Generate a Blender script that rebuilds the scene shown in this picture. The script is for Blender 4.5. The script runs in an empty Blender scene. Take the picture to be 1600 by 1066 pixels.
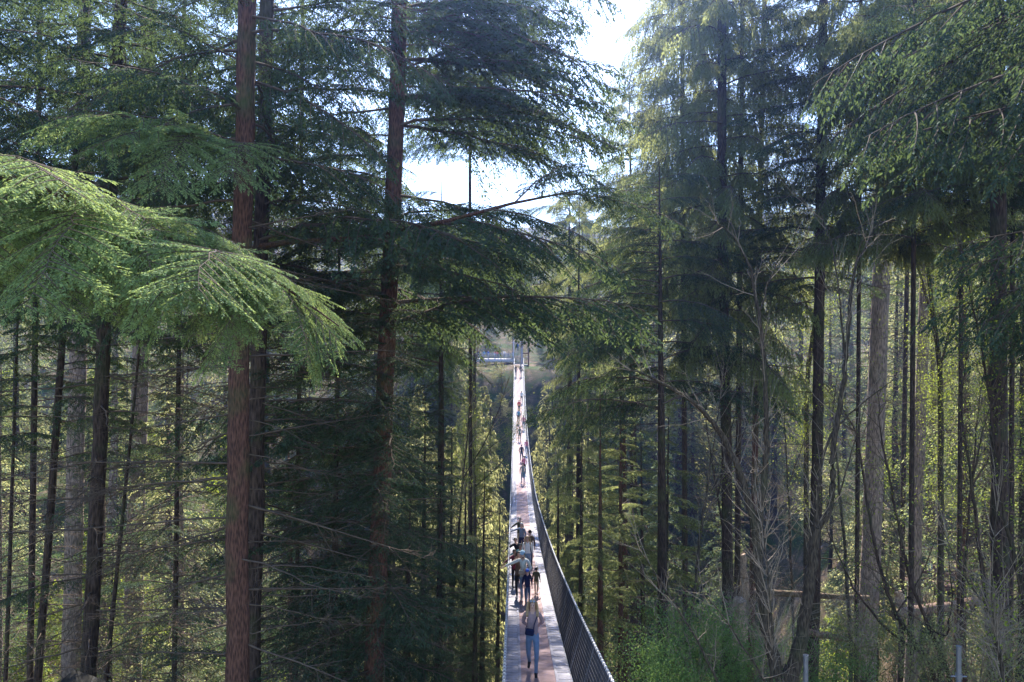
import bpy, bmesh, math, random
import numpy as np
from mathutils import Vector, Matrix, Euler

random.seed(7)
rng = np.random.default_rng(11)
SC = bpy.context.scene
COL = SC.collection
R = math.radians

# ------------------------------------------------------------------ camera, sky, sun, exposure
F = 1142.0                                   # focal length in pixels of the 1600 px wide photograph
cam_d = bpy.data.cameras.new('camera')
cam = bpy.data.objects.new('camera', cam_d); COL.objects.link(cam)
cam.location = (0, 0, 0); cam.rotation_euler = (R(90), 0, 0)
cam_d.sensor_width = 36; cam_d.lens = 36 * F / 1600
cam_d.clip_start = 0.1; cam_d.clip_end = 3000
SC.camera = cam

SUN_EL, SUN_AZ = 43.0, 2.0                   # azimuth clockwise from +Y
world = bpy.data.worlds.new('World'); SC.world = world; world.use_nodes = True
nt = world.node_tree; nt.nodes.clear()
wo = nt.nodes.new('ShaderNodeOutputWorld'); bg = nt.nodes.new('ShaderNodeBackground')
sky = nt.nodes.new('ShaderNodeTexSky'); sky.sky_type = 'NISHITA'; sky.sun_disc = False
sky.sun_elevation = R(SUN_EL); sky.sun_rotation = R(SUN_AZ)
sky.air_density = 1.1; sky.dust_density = 0.5; sky.ozone_density = 3.0
bg.inputs[1].default_value = 0.115
nt.links.new(sky.outputs[0], bg.inputs[0]); nt.links.new(bg.outputs[0], wo.inputs[0])

sun_d = bpy.data.lights.new('sun', 'SUN'); sun_d.energy = 5.0; sun_d.angle = R(0.53)
sun_d.color = (1.0, 0.93, 0.82)
sun = bpy.data.objects.new('sun', sun_d); COL.objects.link(sun)
sd = Vector((math.sin(R(SUN_AZ)) * math.cos(R(SUN_EL)), math.cos(R(SUN_AZ)) * math.cos(R(SUN_EL)), math.sin(R(SUN_EL))))
sun.rotation_euler = sd.to_track_quat('Z', 'Y').to_euler()
sun.location = sd * 100

SC.view_settings.view_transform = 'Standard'
SC.view_settings.look = 'None'
SC.view_settings.exposure = 2.0
SC.view_settings.gamma = 1.0
SC.view_settings.use_curve_mapping = False
SC.render.engine = 'CYCLES'
cy = SC.cycles
cy.max_bounces = 6; cy.diffuse_bounces = 3; cy.glossy_bounces = 2; cy.transmission_bounces = 4
cy.volume_bounces = 0; cy.transparent_max_bounces = 6
cy.use_denoising = True
cy.caustics_reflective = False; cy.caustics_refractive = False
cy.sample_clamp_indirect = 6
try:
    cy.denoising_prefilter = 'ACCURATE'
except Exception:
    pass
SC.render.use_persistent_data = False

# ------------------------------------------------------------------ helpers
def P(px, py, d):
    """Point seen at photograph pixel (px, py), d metres ahead."""
    return Vector(((px - 800) / F * d, d, (533 - py) / F * d))

def sstep(a, b, x):
    t = np.clip((x - a) / (b - a), 0, 1)
    return t * t * (3 - 2 * t)

def new_mat(name, rough=0.8, spec=0.3):
    m = bpy.data.materials.new(name); m.use_nodes = True
    b = m.node_tree.nodes['Principled BSDF']
    b.inputs['Roughness'].default_value = rough
    b.inputs['Specular IOR Level'].default_value = spec
    return m, m.node_tree, b

def N(t, kind, **kw):
    n = t.nodes.new(kind)
    for k, v in kw.items():
        if k in n.inputs:
            n.inputs[k].default_value = v
        else:
            setattr(n, k, v)
    return n

def ramp(t, fac, stops):
    r = t.nodes.new('ShaderNodeValToRGB'); e = r.color_ramp.elements
    while len(e) < len(stops):
        e.new(0.5)
    for i, (p, c) in enumerate(stops):
        e[i].position = p; e[i].color = (*c, 1)
    t.links.new(fac, r.inputs[0]); return r

def plain(name, col, rough=0.8, spec=0.3, vary=0.25, scale=6.0, bump=0.0, metal=0.0):
    m, t, b = new_mat(name, rough, spec)
    tc = N(t, 'ShaderNodeTexCoord'); no = N(t, 'ShaderNodeTexNoise', Scale=scale, Detail=5.0)
    t.links.new(tc.outputs['Object'], no.inputs['Vector'])
    lo = tuple(c * (1 - vary) for c in col); hi = tuple(min(1, c * (1 + vary)) for c in col)
    r = ramp(t, no.outputs[0], [(0.3, lo), (0.7, hi)])
    t.links.new(r.outputs[0], b.inputs['Base Color']); b.inputs['Metallic'].default_value = metal
    if bump:
        bp = N(t, 'ShaderNodeBump', Strength=bump, Distance=0.02)
        t.links.new(no.outputs[0], bp.inputs['Height']); t.links.new(bp.outputs[0], b.inputs['Normal'])
    return m

def leaf_mat(name, lo, hi, tr, mix=0.45, gloss=0.025, rough=0.6):
    """Two-sided leaf: diffuse + translucent + a little sheen, tone by leaf and by bough."""
    m = bpy.data.materials.new(name); m.use_nodes = True; t = m.node_tree; t.nodes.clear()
    out = N(t, 'ShaderNodeOutputMaterial'); geo = N(t, 'ShaderNodeNewGeometry'); oi = N(t, 'ShaderNodeObjectInfo')
    tc = N(t, 'ShaderNodeTexCoord')
    no = N(t, 'ShaderNodeTexNoise', Scale=1.3, Detail=2.0)
    t.links.new(tc.outputs['Object'], no.inputs['Vector'])
    a = N(t, 'ShaderNodeMath', operation='MULTIPLY_ADD'); a.inputs[1].default_value = 0.55; a.inputs[2].default_value = 0.0
    t.links.new(geo.outputs['Random Per Island'], a.inputs[0])
    a2 = N(t, 'ShaderNodeMath', operation='MULTIPLY_ADD'); a2.inputs[1].default_value = 0.3
    t.links.new(oi.outputs['Random'], a2.inputs[0]); t.links.new(a.outputs[0], a2.inputs[2])
    a3 = N(t, 'ShaderNodeMath', operation='MULTIPLY_ADD'); a3.inputs[1].default_value = 0.5
    t.links.new(no.outputs[0], a3.inputs[0]); t.links.new(a2.outputs[0], a3.inputs[2])
    r1 = ramp(t, a3.outputs[0], [(0.25, lo), (1.0, hi)])
    trl = tuple(c * 0.55 for c in tr)
    r2 = ramp(t, a3.outputs[0], [(0.25, trl), (1.0, tr)])
    df = N(t, 'ShaderNodeBsdfDiffuse'); tl = N(t, 'ShaderNodeBsdfTranslucent'); gl = N(t, 'ShaderNodeBsdfGlossy', Roughness=rough)
    gl.inputs['Color'].default_value = (0.55, 0.65, 0.6, 1)
    t.links.new(r1.outputs[0], df.inputs[0]); t.links.new(r2.outputs[0], tl.inputs[0])
    m1 = N(t, 'ShaderNodeMixShader'); m1.inputs[0].default_value = mix
    t.links.new(df.outputs[0], m1.inputs[1]); t.links.new(tl.outputs[0], m1.inputs[2])
    m2 = N(t, 'ShaderNodeMixShader'); m2.inputs[0].default_value = gloss
    t.links.new(m1.outputs[0], m2.inputs[1]); t.links.new(gl.outputs[0], m2.inputs[2])
    t.links.new(m2.outputs[0], out.inputs[0])
    return m

def bark_mat(name, lo, hi, moss=0.0, scale=1.0):
    m, t, b = new_mat(name, 0.9, 0.15)
    tc = N(t, 'ShaderNodeTexCoord'); mp = N(t, 'ShaderNodeMapping'); mp.inputs['Scale'].default_value = (9 * scale, 9 * scale, 1.8 * scale)
    t.links.new(tc.outputs['Object'], mp.inputs[0])
    no = N(t, 'ShaderNodeTexNoise', Scale=2.2, Detail=8.0, Roughness=0.65); t.links.new(mp.outputs[0], no.inputs['Vector'])
    vo = N(t, 'ShaderNodeTexVoronoi', Scale=2.6); t.links.new(mp.outputs[0], vo.inputs['Vector'])
    mx = N(t, 'ShaderNodeMath', operation='MULTIPLY'); t.links.new(no.outputs[0], mx.inputs[0]); t.links.new(vo.outputs[0], mx.inputs[1])
    r = ramp(t, mx.outputs[0], [(0.05, lo), (0.42, hi)])
    col = r.outputs[0]
    if moss:
        n2 = N(t, 'ShaderNodeTexNoise', Scale=1.1, Detail=4.0); t.links.new(tc.outputs['Object'], n2.inputs['Vector'])
        r2 = ramp(t, n2.outputs[0], [(0.5, (0, 0, 0)), (0.7, (moss, moss, moss))])
        mi = N(t, 'ShaderNodeMix', data_type='RGBA'); mi.inputs[7].default_value = (0.06, 0.085, 0.03, 1)
        t.links.new(r2.outputs[0], mi.inputs[0]); t.links.new(col, mi.inputs[6]); col = mi.outputs[2]
    t.links.new(col, b.inputs['Base Color'])
    bp = N(t, 'ShaderNodeBump', Strength=0.9, Distance=0.03)
    t.links.new(mx.outputs[0], bp.inputs['Height']); t.links.new(bp.outputs[0], b.inputs['Normal'])
    return m

M = {}
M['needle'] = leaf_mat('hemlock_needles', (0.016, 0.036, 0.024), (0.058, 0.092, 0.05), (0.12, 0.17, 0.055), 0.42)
M['needle_lit'] = leaf_mat('sunlit_hemlock_needles', (0.035, 0.07, 0.025), (0.25, 0.33, 0.11), (0.43, 0.54, 0.17), 0.42)  # lit copy of the hemlock needles, sunlight put into the brighter colours
M['cedar'] = leaf_mat('cedar_scales', (0.04, 0.07, 0.028), (0.13, 0.16, 0.07), (0.46, 0.49, 0.17), 0.52)
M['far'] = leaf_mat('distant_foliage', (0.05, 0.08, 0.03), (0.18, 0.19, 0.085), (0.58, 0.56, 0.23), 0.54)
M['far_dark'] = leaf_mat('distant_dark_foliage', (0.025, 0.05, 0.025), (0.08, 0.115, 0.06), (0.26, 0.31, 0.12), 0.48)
M['maple'] = leaf_mat('spring_maple_leaves', (0.10, 0.13, 0.02), (0.20, 0.24, 0.04), (0.45, 0.52, 0.05), 0.55)
M['shrub'] = leaf_mat('shrub_leaves', (0.045, 0.10, 0.03), (0.12, 0.21, 0.06), (0.27, 0.42, 0.09), 0.45, gloss=0.03)
M['bark_red'] = bark_mat('red_brown_hemlock_bark', (0.035, 0.02, 0.016), (0.15, 0.075, 0.055), 0.7, 1.6)
M['bark_dark'] = bark_mat('dark_brown_bark', (0.018, 0.013, 0.011), (0.085, 0.058, 0.046), 0.4)  # dark brown bark tones with some moss patches
M['bark_fir'] = bark_mat('grey_brown_fir_bark', (0.08, 0.058, 0.048), (0.34, 0.25, 0.20), 0.35, 0.7)
M['bark_maple'] = bark_mat('mossy_grey_maple_bark', (0.02, 0.016, 0.012), (0.10, 0.078, 0.058), 0.3, 1.5)
M['twig'] = plain('dry_twig_wood', (0.10, 0.075, 0.058), 0.9, 0.1)
M['twig_pale'] = plain('pale_twig_wood', (0.25, 0.20, 0.155), 0.85, 0.15)
M['snag'] = bark_mat('weathered_snag_wood', (0.16, 0.11, 0.08), (0.42, 0.31, 0.22), 0.1)
M['wood_gray'] = plain('weathered_grey_planks_sky_tint', (0.25, 0.24, 0.28), 0.75, 0.3, 0.18, 9, 0.3)  # grey wood with the lavender cast of the sky mixed into its colour
M['mat'] = plain('brown_non_slip_mat', (0.26, 0.18, 0.18), 0.85, 0.25, 0.14, 7, 0.2)
M['rubber'] = plain('dark_grey_netting', (0.06, 0.058, 0.066), 0.6, 0.4, 0.3, 5)
M['steel'] = plain('galvanised_steel', (0.20, 0.21, 0.24), 0.4, 0.5, 0.15, 8, 0, 0.5)
M['lash'] = plain('pale_cable_wrapping', (0.50, 0.50, 0.53), 0.6, 0.4, 0.2, 20)
M['roof'] = plain('grey_shingles', (0.022, 0.021, 0.019), 0.85, 0.2, 0.3, 10, 0.4)
M['paintw'] = plain('pale_weathered_timber', (0.64, 0.61, 0.66), 0.7, 0.3, 0.15, 4)
M['cedarwood'] = plain('red_brown_timber', (0.20, 0.11, 0.08), 0.75, 0.3, 0.25, 5)
M['concrete'] = plain('concrete', (0.28, 0.27, 0.26), 0.9, 0.2, 0.2, 3, 0.3)
M['log'] = bark_mat('rotting_log_bark', (0.07, 0.045, 0.035), (0.26, 0.17, 0.12), 0.6)

class MB:
    """Collects polygons with numpy and links them as ONE mesh."""
    def __init__(s):
        s.v = []; s.f = []; s.n = 0; s.mi = []
    def add(s, v, f, mi=0):
        v = np.asarray(v, float)
        s.v.append(v); f = np.asarray(f, int) + s.n
        s.f.append(f); s.mi.append(np.full(len(f), mi)); s.n += len(v)
    def tube(s, pts, rad, k=5, mi=0, noise=0.0, r=None, cap=True):
        pts = np.asarray(pts, float); n = len(pts); rad = np.broadcast_to(rad, (n,))
        t = np.gradient(pts, axis=0); t /= np.linalg.norm(t, axis=1)[:, None] + 1e-9
        ref = np.array([0, 0, 1.0]) if abs(t[0][2]) < 0.8 else np.array([1.0, 0, 0])
        u = np.cross(t, ref); u /= np.linalg.norm(u, axis=1)[:, None] + 1e-9
        w = np.cross(t, u)
        a = np.linspace(0, 2 * np.pi, k, endpoint=False)
        rr = rad[:, None] * np.ones((n, k))
        if noise:
            g = r or rng
            col = g.normal(0, noise, k)[None, :]
            rr = rr * (1 + g.normal(0, noise * 0.6, (n, k)) + col)
        v = pts[:, None, :] + rr[..., None] * (np.cos(a)[None, :, None] * u[:, None, :] + np.sin(a)[None, :, None] * w[:, None, :])
        i = np.arange(n - 1)[:, None] * k; j = np.arange(k)[None, :]; j2 = (j + 1) % k
        f = np.stack([i + j, i + j2, i + k + j2, i + k + j], -1).reshape(-1, 4)
        s.add(v.reshape(-1, 3), f, mi)
        if cap:
            for base, c in ((0, pts[0]), ((n - 1) * k, pts[-1])):
                vv = v.reshape(-1, 3)[base:base + k]
                ff = [[q, (q + 1) % k, k, k] for q in range(k)]
                s.add(np.vstack([vv, c]), ff, mi)
    def box(s, c, size, rot=None, mi=0):
        x, y, z = (q / 2 for q in size)
        v = np.array([(-x, -y, -z), (x, -y, -z), (x, y, -z), (-x, y, -z), (-x, -y, z), (x, -y, z), (x, y, z), (-x, y, z)])
        if rot is not None:
            v = v @ np.array(rot.to_matrix()).T
        s.add(v + np.array(c), [[0, 3, 2, 1], [4, 5, 6, 7], [0, 1, 5, 4], [1, 2, 6, 5], [2, 3, 7, 6], [3, 0, 4, 7]], mi)
    def leaves(s, p, d, nrm, ln, wd, mi=0, fold=0.0):
        """Pointed leaf quads: base, two sides, tip."""
        p = np.asarray(p); d = d / (np.linalg.norm(d, axis=1)[:, None] + 1e-9)
        w = np.cross(d, nrm); w /= np.linalg.norm(w, axis=1)[:, None] + 1e-9
        ln = np.asarray(ln)[:, None]; wd = np.asarray(wd)[:, None]
        q = np.stack([p, p + d * ln * 0.45 + w * wd, p + d * ln, p + d * ln * 0.45 - w * wd], 1)
        n = len(p); f = np.arange(n * 4).reshape(n, 4)
        s.add(q.reshape(-1, 3), f, mi)
    def mesh(s, name, mats, smooth=False):
        me = bpy.data.meshes.new(name)
        v = np.concatenate(s.v); f = np.concatenate(s.f); mi = np.concatenate(s.mi)
        tri = f[:, 2] == f[:, 3]
        cnt = np.where(tri, 3, 4); keep = np.ones(f.shape, bool); keep[tri, 3] = False
        me.vertices.add(len(v)); me.vertices.foreach_set('co', v.astype(np.float32).ravel())
        loops = f[keep]
        me.loops.add(len(loops)); me.loops.foreach_set('vertex_index', loops.astype(np.int32))
        me.polygons.add(len(f))
        st = np.concatenate([[0], np.cumsum(cnt)[:-1]])
        me.polygons.foreach_set('loop_start', st.astype(np.int32))
        me.polygons.foreach_set('loop_total', cnt.astype(np.int32))
        me.polygons.foreach_set('material_index', mi.astype(np.int32))
        if smooth:
            me.polygons.foreach_set('use_smooth', np.ones(len(f), bool))
        for m_ in mats:
            me.materials.append(m_)
        me.update(calc_edges=True)
        return me
    def build(s, name, mats, parent=None, smooth=False, loc=None):
        if not isinstance(mats, (list, tuple)):
            mats = [mats]
        return link(name, s.mesh(name, mats, smooth), parent, loc)

def link(name, me, parent=None, loc=None, rot=None, scale=None):
    o = bpy.data.objects.new(name, me); COL.objects.link(o)
    if parent is not None:
        o.parent = parent
    if loc is not None: o.location = loc
    if rot is not None: o.rotation_euler = rot
    if scale is not None: o.scale = scale
    return o

def tag(o, label=None, cat=None, group=None, kind=None):
    if label: o['label'] = label
    if cat: o['category'] = cat
    if group: o['group'] = group
    if kind: o['kind'] = kind
    return o

def thing(name, loc, label, cat, group=None):
    o = bpy.data.objects.new(name, None); COL.objects.link(o); o.location = loc
    o.empty_display_size = 0.3
    return tag(o, label, cat, group)

# ------------------------------------------------------------------ terrain
def bridge_z(y): return -12.6 + 0.0016 * (y - 70) ** 2
def bridge_x(y): return 0.61 + 0.0014 * y + 0.000025 * y * y

def _n(x, y):
    return (np.sin(x * .21 + 1.3) * np.cos(y * .17) + .5 * np.sin(x * .53 + y * .41) + .3 * np.sin(x * 1.1 - y * .9 + 2))
def ground(x, y):
    x = np.asarray(x, float); y = np.asarray(y, float)
    z = -17.0 - 2.5 * sstep(35, 70, y) + 0.5 * _n(x, y)
    c = 8 + 0.12 * y
    lat = (1 - sstep(c, c + 22, x)) * (1 - sstep(12, 38, -x))
    dep = sstep(20, 52, y) * (1 - sstep(102, 138, y))
    z = z - 26 * dep * lat
    z = z + (sstep(95, 140, y)) * 14.5 + sstep(150, 330, y) * 55
    z = z + 10 * sstep(50, 160, np.abs(x)) * sstep(60, 120, y)
    z = z - 3.0 * (1 - sstep(0, 16, y))
    return z

def build_ground():
    ys = np.concatenate([np.linspace(-60, 0, 16), np.linspace(1, 110, 140), np.linspace(112, 420, 90), [520, 700, 1000]])
    xs = np.concatenate([[-900, -600, -400], np.linspace(-260, -62, 40), np.linspace(-60, 60, 130), np.linspace(62, 260, 40), [400, 600, 900]])
    X, Y = np.meshgrid(xs, ys)
    Z = ground(X, Y) + rng.normal(0, 0.06, X.shape)
    v = np.stack([X, Y, Z], -1).reshape(-1, 3); nx = len(xs)
    i = (np.arange(len(ys) - 1)[:, None] * nx + np.arange(nx - 1)[None, :]).reshape(-1)
    mb = MB(); mb.add(v, np.stack([i, i + 1, i + nx + 1, i + nx], -1))
    m, t, b = new_mat('forest_floor', 0.95, 0.1)
    tc = N(t, 'ShaderNodeTexCoord')
    n1 = N(t, 'ShaderNodeTexNoise', Scale=0.35, Detail=8.0, Roughness=0.65); n2 = N(t, 'ShaderNodeTexNoise', Scale=6.0, Detail=8.0, Roughness=0.7)
    for n in (n1, n2): t.links.new(tc.outputs['Object'], n.inputs['Vector'])
    r1 = ramp(t, n1.outputs[0], [(0.4, (0.05, 0.085, 0.022)), (0.52, (0.09, 0.08, 0.045)), (0.7, (0.24, 0.17, 0.13))])
    r2 = ramp(t, n2.outputs[0], [(0.3, (0.4, 0.4, 0.4)), (0.7, (1.3, 1.25, 1.2))])
    mi = N(t, 'ShaderNodeMix', data_type='RGBA', blend_type='MULTIPLY'); mi.inputs[0].default_value = 1.0
    t.links.new(r1.outputs[0], mi.inputs[6]); t.links.new(r2.outputs[0], mi.inputs[7]); t.links.new(mi.outputs[2], b.inputs['Base Color'])
    bp = N(t, 'ShaderNodeBump', Strength=1.0, Distance=0.15); t.links.new(n2.outputs[0], bp.inputs['Height']); t.links.new(bp.outputs[0], b.inputs['Normal'])
    o = mb.build('forest_ground', m, smooth=True); o['kind'] = 'structure'
build_ground()

# ------------------------------------------------------------------ bough meshes (shared by all conifers)
def unit(a): return a / (np.linalg.norm(a, axis=-1, keepdims=True) + 1e-9)

def bough(name, seed, L=3.0, spread=0.36, sub_sp=0.17, twig_sp=0.075, twig=0.17, leaf=0.075, wid=0.0125, droop=0.28, rise=0.12,
          sub_droop=0.3, twig_droop=0.25, nleaf=4, mat='needle', bare=0.12, thick=0.022, prof=0.65, wood='twig', vary=.35):
    g = np.random.default_rng(seed)
    mb = MB()
    n = 10; s = np.linspace(0, 1, n)
    wob = np.cumsum(g.normal(0, 0.018, n)) * L
    main = np.stack([s * L, wob, (rise * s - droop * s ** 2) * L + np.cumsum(g.normal(0, .006, n)) * L], 1)
    def at(t):
        return np.array([np.interp(t, s, main[:, k]) for k in range(3)])
    mb.tube(main, thick * (1.05 - s) * L / 3 + 0.002, 4, 1, cap=False)
    lp, ld, lN, ll, lw = [], [], [], [], []
    t = bare
    side = 1
    while t < 1.0:
        p0 = at(t); fw = unit(at(min(1, t + .03)) - at(t - .03))
        env = (np.clip((t - bare + .05) / .22, 0, 1) ** .6) * (1 - t) ** prof * 1.25
        sl = (spread * L * env + 0.1) * g.uniform(.72 - .35 * vary, 1.15)
        a = R(g.uniform(48, 72)) * side
        d0 = np.array([math.cos(a) * fw[0] - math.sin(a) * fw[1], math.sin(a) * fw[0] + math.cos(a) * fw[1], fw[2] + g.normal(0, .09)])
        d0 = unit(d0); m = max(3, int(sl / .14))
        q = np.linspace(0, 1, m + 1)
        fwd = np.array([1.0, 0, 0])
        sub = p0 + (d0[None] * q[:, None] + fwd[None] * (.22 * q ** 2)[:, None] + np.array([0, 0, -1.0])[None] * (sub_droop * g.uniform(1 - vary, 1 + vary) * q ** 1.7)[:, None] + np.array([0, 0, 1.0])[None] * (g.normal(0, .12 * vary) * q)[:, None]) * sl
        mb.tube(sub, 0.007 * (1.15 - q) * (L / 3) ** .5 * (twig / .17) ** .5, 3, 1, cap=False)
        k = max(3, int(sl / twig_sp))
        tt = (np.arange(k) + g.uniform(.2, .9, k)) / k
        for j in range(k):
            u = tt[j]
            base = np.array([np.interp(u, q, sub[:, c]) for c in range(3)])
            for sd_ in (-1, 1):
                if g.random() < 0.12: continue
                tdir = unit(sub[-1] - sub[0])
                a2 = R(g.uniform(35, 65)) * sd_
                dv = np.array([math.cos(a2) * tdir[0] - math.sin(a2) * tdir[1], math.sin(a2) * tdir[0] + math.cos(a2) * tdir[1], tdir[2] - twig_droop * g.uniform(.3, 1.6)])
                dv = unit(dv)
                tl = twig * (1 - .55 * u) * g.uniform(.55, 1.25)
                m2 = max(1, nleaf)
                w_ = (np.arange(m2) + .3) / m2
                pp = base + dv * (tl * w_)[:, None] + np.array([0, 0, -1.0]) * (tl * twig_droop * .6 * w_ ** 2)[:, None]
                sg = np.where(np.arange(m2) % 2 == 0, 1, -1)
                sg[-1] = 0
                perp = unit(np.cross(dv, np.array([0, 0, 1.0])))
                dd = dv[None] + perp[None] * (sg * .75)[:, None] + g.normal(0, .16, (m2, 3)) + np.array([0, 0, -.18])
                lp.append(pp); ld.append(dd)
                nn = np.array([0, 0, 1.0]) + g.normal(0, .38, (m2, 3)); lN.append(nn)
                ll.append(leaf * g.uniform(.7, 1.3, m2)); lw.append(wid * g.uniform(.75, 1.3, m2))
        side = -side
        t += sub_sp / L * g.uniform(.6, 1.3)
    lp, ld, lN, ll, lw = (np.concatenate(x) for x in (lp, ld, lN, ll, lw))
    mb.leaves(lp, ld, lN, ll, lw, 0)
    return mb.mesh(name, [M[mat], M[wood]])

def dead_bough(name, seed, L=2.6):
    g = np.random.default_rng(seed); mb = MB(); n = 9; s = np.linspace(0, 1, n)
    main = np.stack([s * L, np.cumsum(g.normal(0, .03, n)) * L * .5, (-.06 * s - .05 * s ** 2) * L + np.cumsum(g.normal(0, .012, n))], 1)
    mb.tube(main, .017 * (1.05 - s) + .002, 4, cap=False)
    for t in g.uniform(.15, 1, 16):
        b = np.array([np.interp(t, s, main[:, c]) for c in range(3)])
        l = L * g.uniform(.08, .32) * (1.1 - t * .6); a = g.choice([-1, 1]) * R(g.uniform(30, 75))
        q = np.linspace(0, 1, 5)[:, None]
        d = np.array([math.cos(a), math.sin(a), g.normal(-.1, .3)])
        br = b + d * q * l + g.normal(0, .02, (5, 3)) * q
        mb.tube(br, .006 * (1.1 - q[:, 0]) + .0012, 3, cap=False)
        for _ in range(4):
            u = g.uniform(.3, 1); bb = b + d * u * l
            d2 = d + g.normal(0, .6, 3); l2 = l * g.uniform(.2, .5)
            mb.tube(np.array([bb, bb + d2 * l2 * .5 + g.normal(0, .01, 3), bb + d2 * l2]), [.003, .0025, .0012], 3, cap=False)
    return mb.mesh(name, [M['twig']])

HEM = [bough('hemlock_bough', 100 + i, L=3.0, spread=.42, sub_sp=.12, twig_sp=.06, twig=.18, leaf=.06, wid=.0115, nleaf=5) for i in range(6)]
HEMD = [bough('heavy_hemlock_bough', 140 + i, L=4.2, spread=.4, droop=.36, rise=.2, sub_droop=.5, twig_droop=.7, sub_sp=.14, twig_sp=.07, twig=.24, leaf=.075, wid=.014, nleaf=5, bare=.15) for i in range(5)]
CED = [bough('cedar_bough', 200 + i, L=3.2, spread=.27, sub_sp=.10, twig_sp=.055, sub_droop=1.2, twig_droop=1.8, twig=.32, leaf=.12, wid=.017,
             droop=.42, rise=.15, mat='cedar', bare=.15) for i in range(5)]
YNG = [bough('young_bough', 300 + i, L=1.5, spread=.42, sub_sp=.08, twig_sp=.045, twig=.13, leaf=.06, wid=.014, mat='cedar', droop=.2, rise=.05, thick=.014) for i in range(4)]
TIP = [bough('sparse_bough', 340 + i, L=2.8, spread=.3, sub_sp=.24, twig_sp=.10, bare=.45, droop=.2, rise=.0, mat='needle') for i in range(4)]
DEAD = [dead_bough('dead_branch', 400 + i) for i in range(5)]
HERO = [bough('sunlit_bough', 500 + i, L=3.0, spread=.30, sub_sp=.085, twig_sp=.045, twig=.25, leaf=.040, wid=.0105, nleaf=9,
              mat='needle_lit', droop=.36, rise=.16, sub_droop=.25, twig_droop=.10, vary=.8, thick=.012, bare=.05, prof=.32) for i in range(3)]

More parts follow.
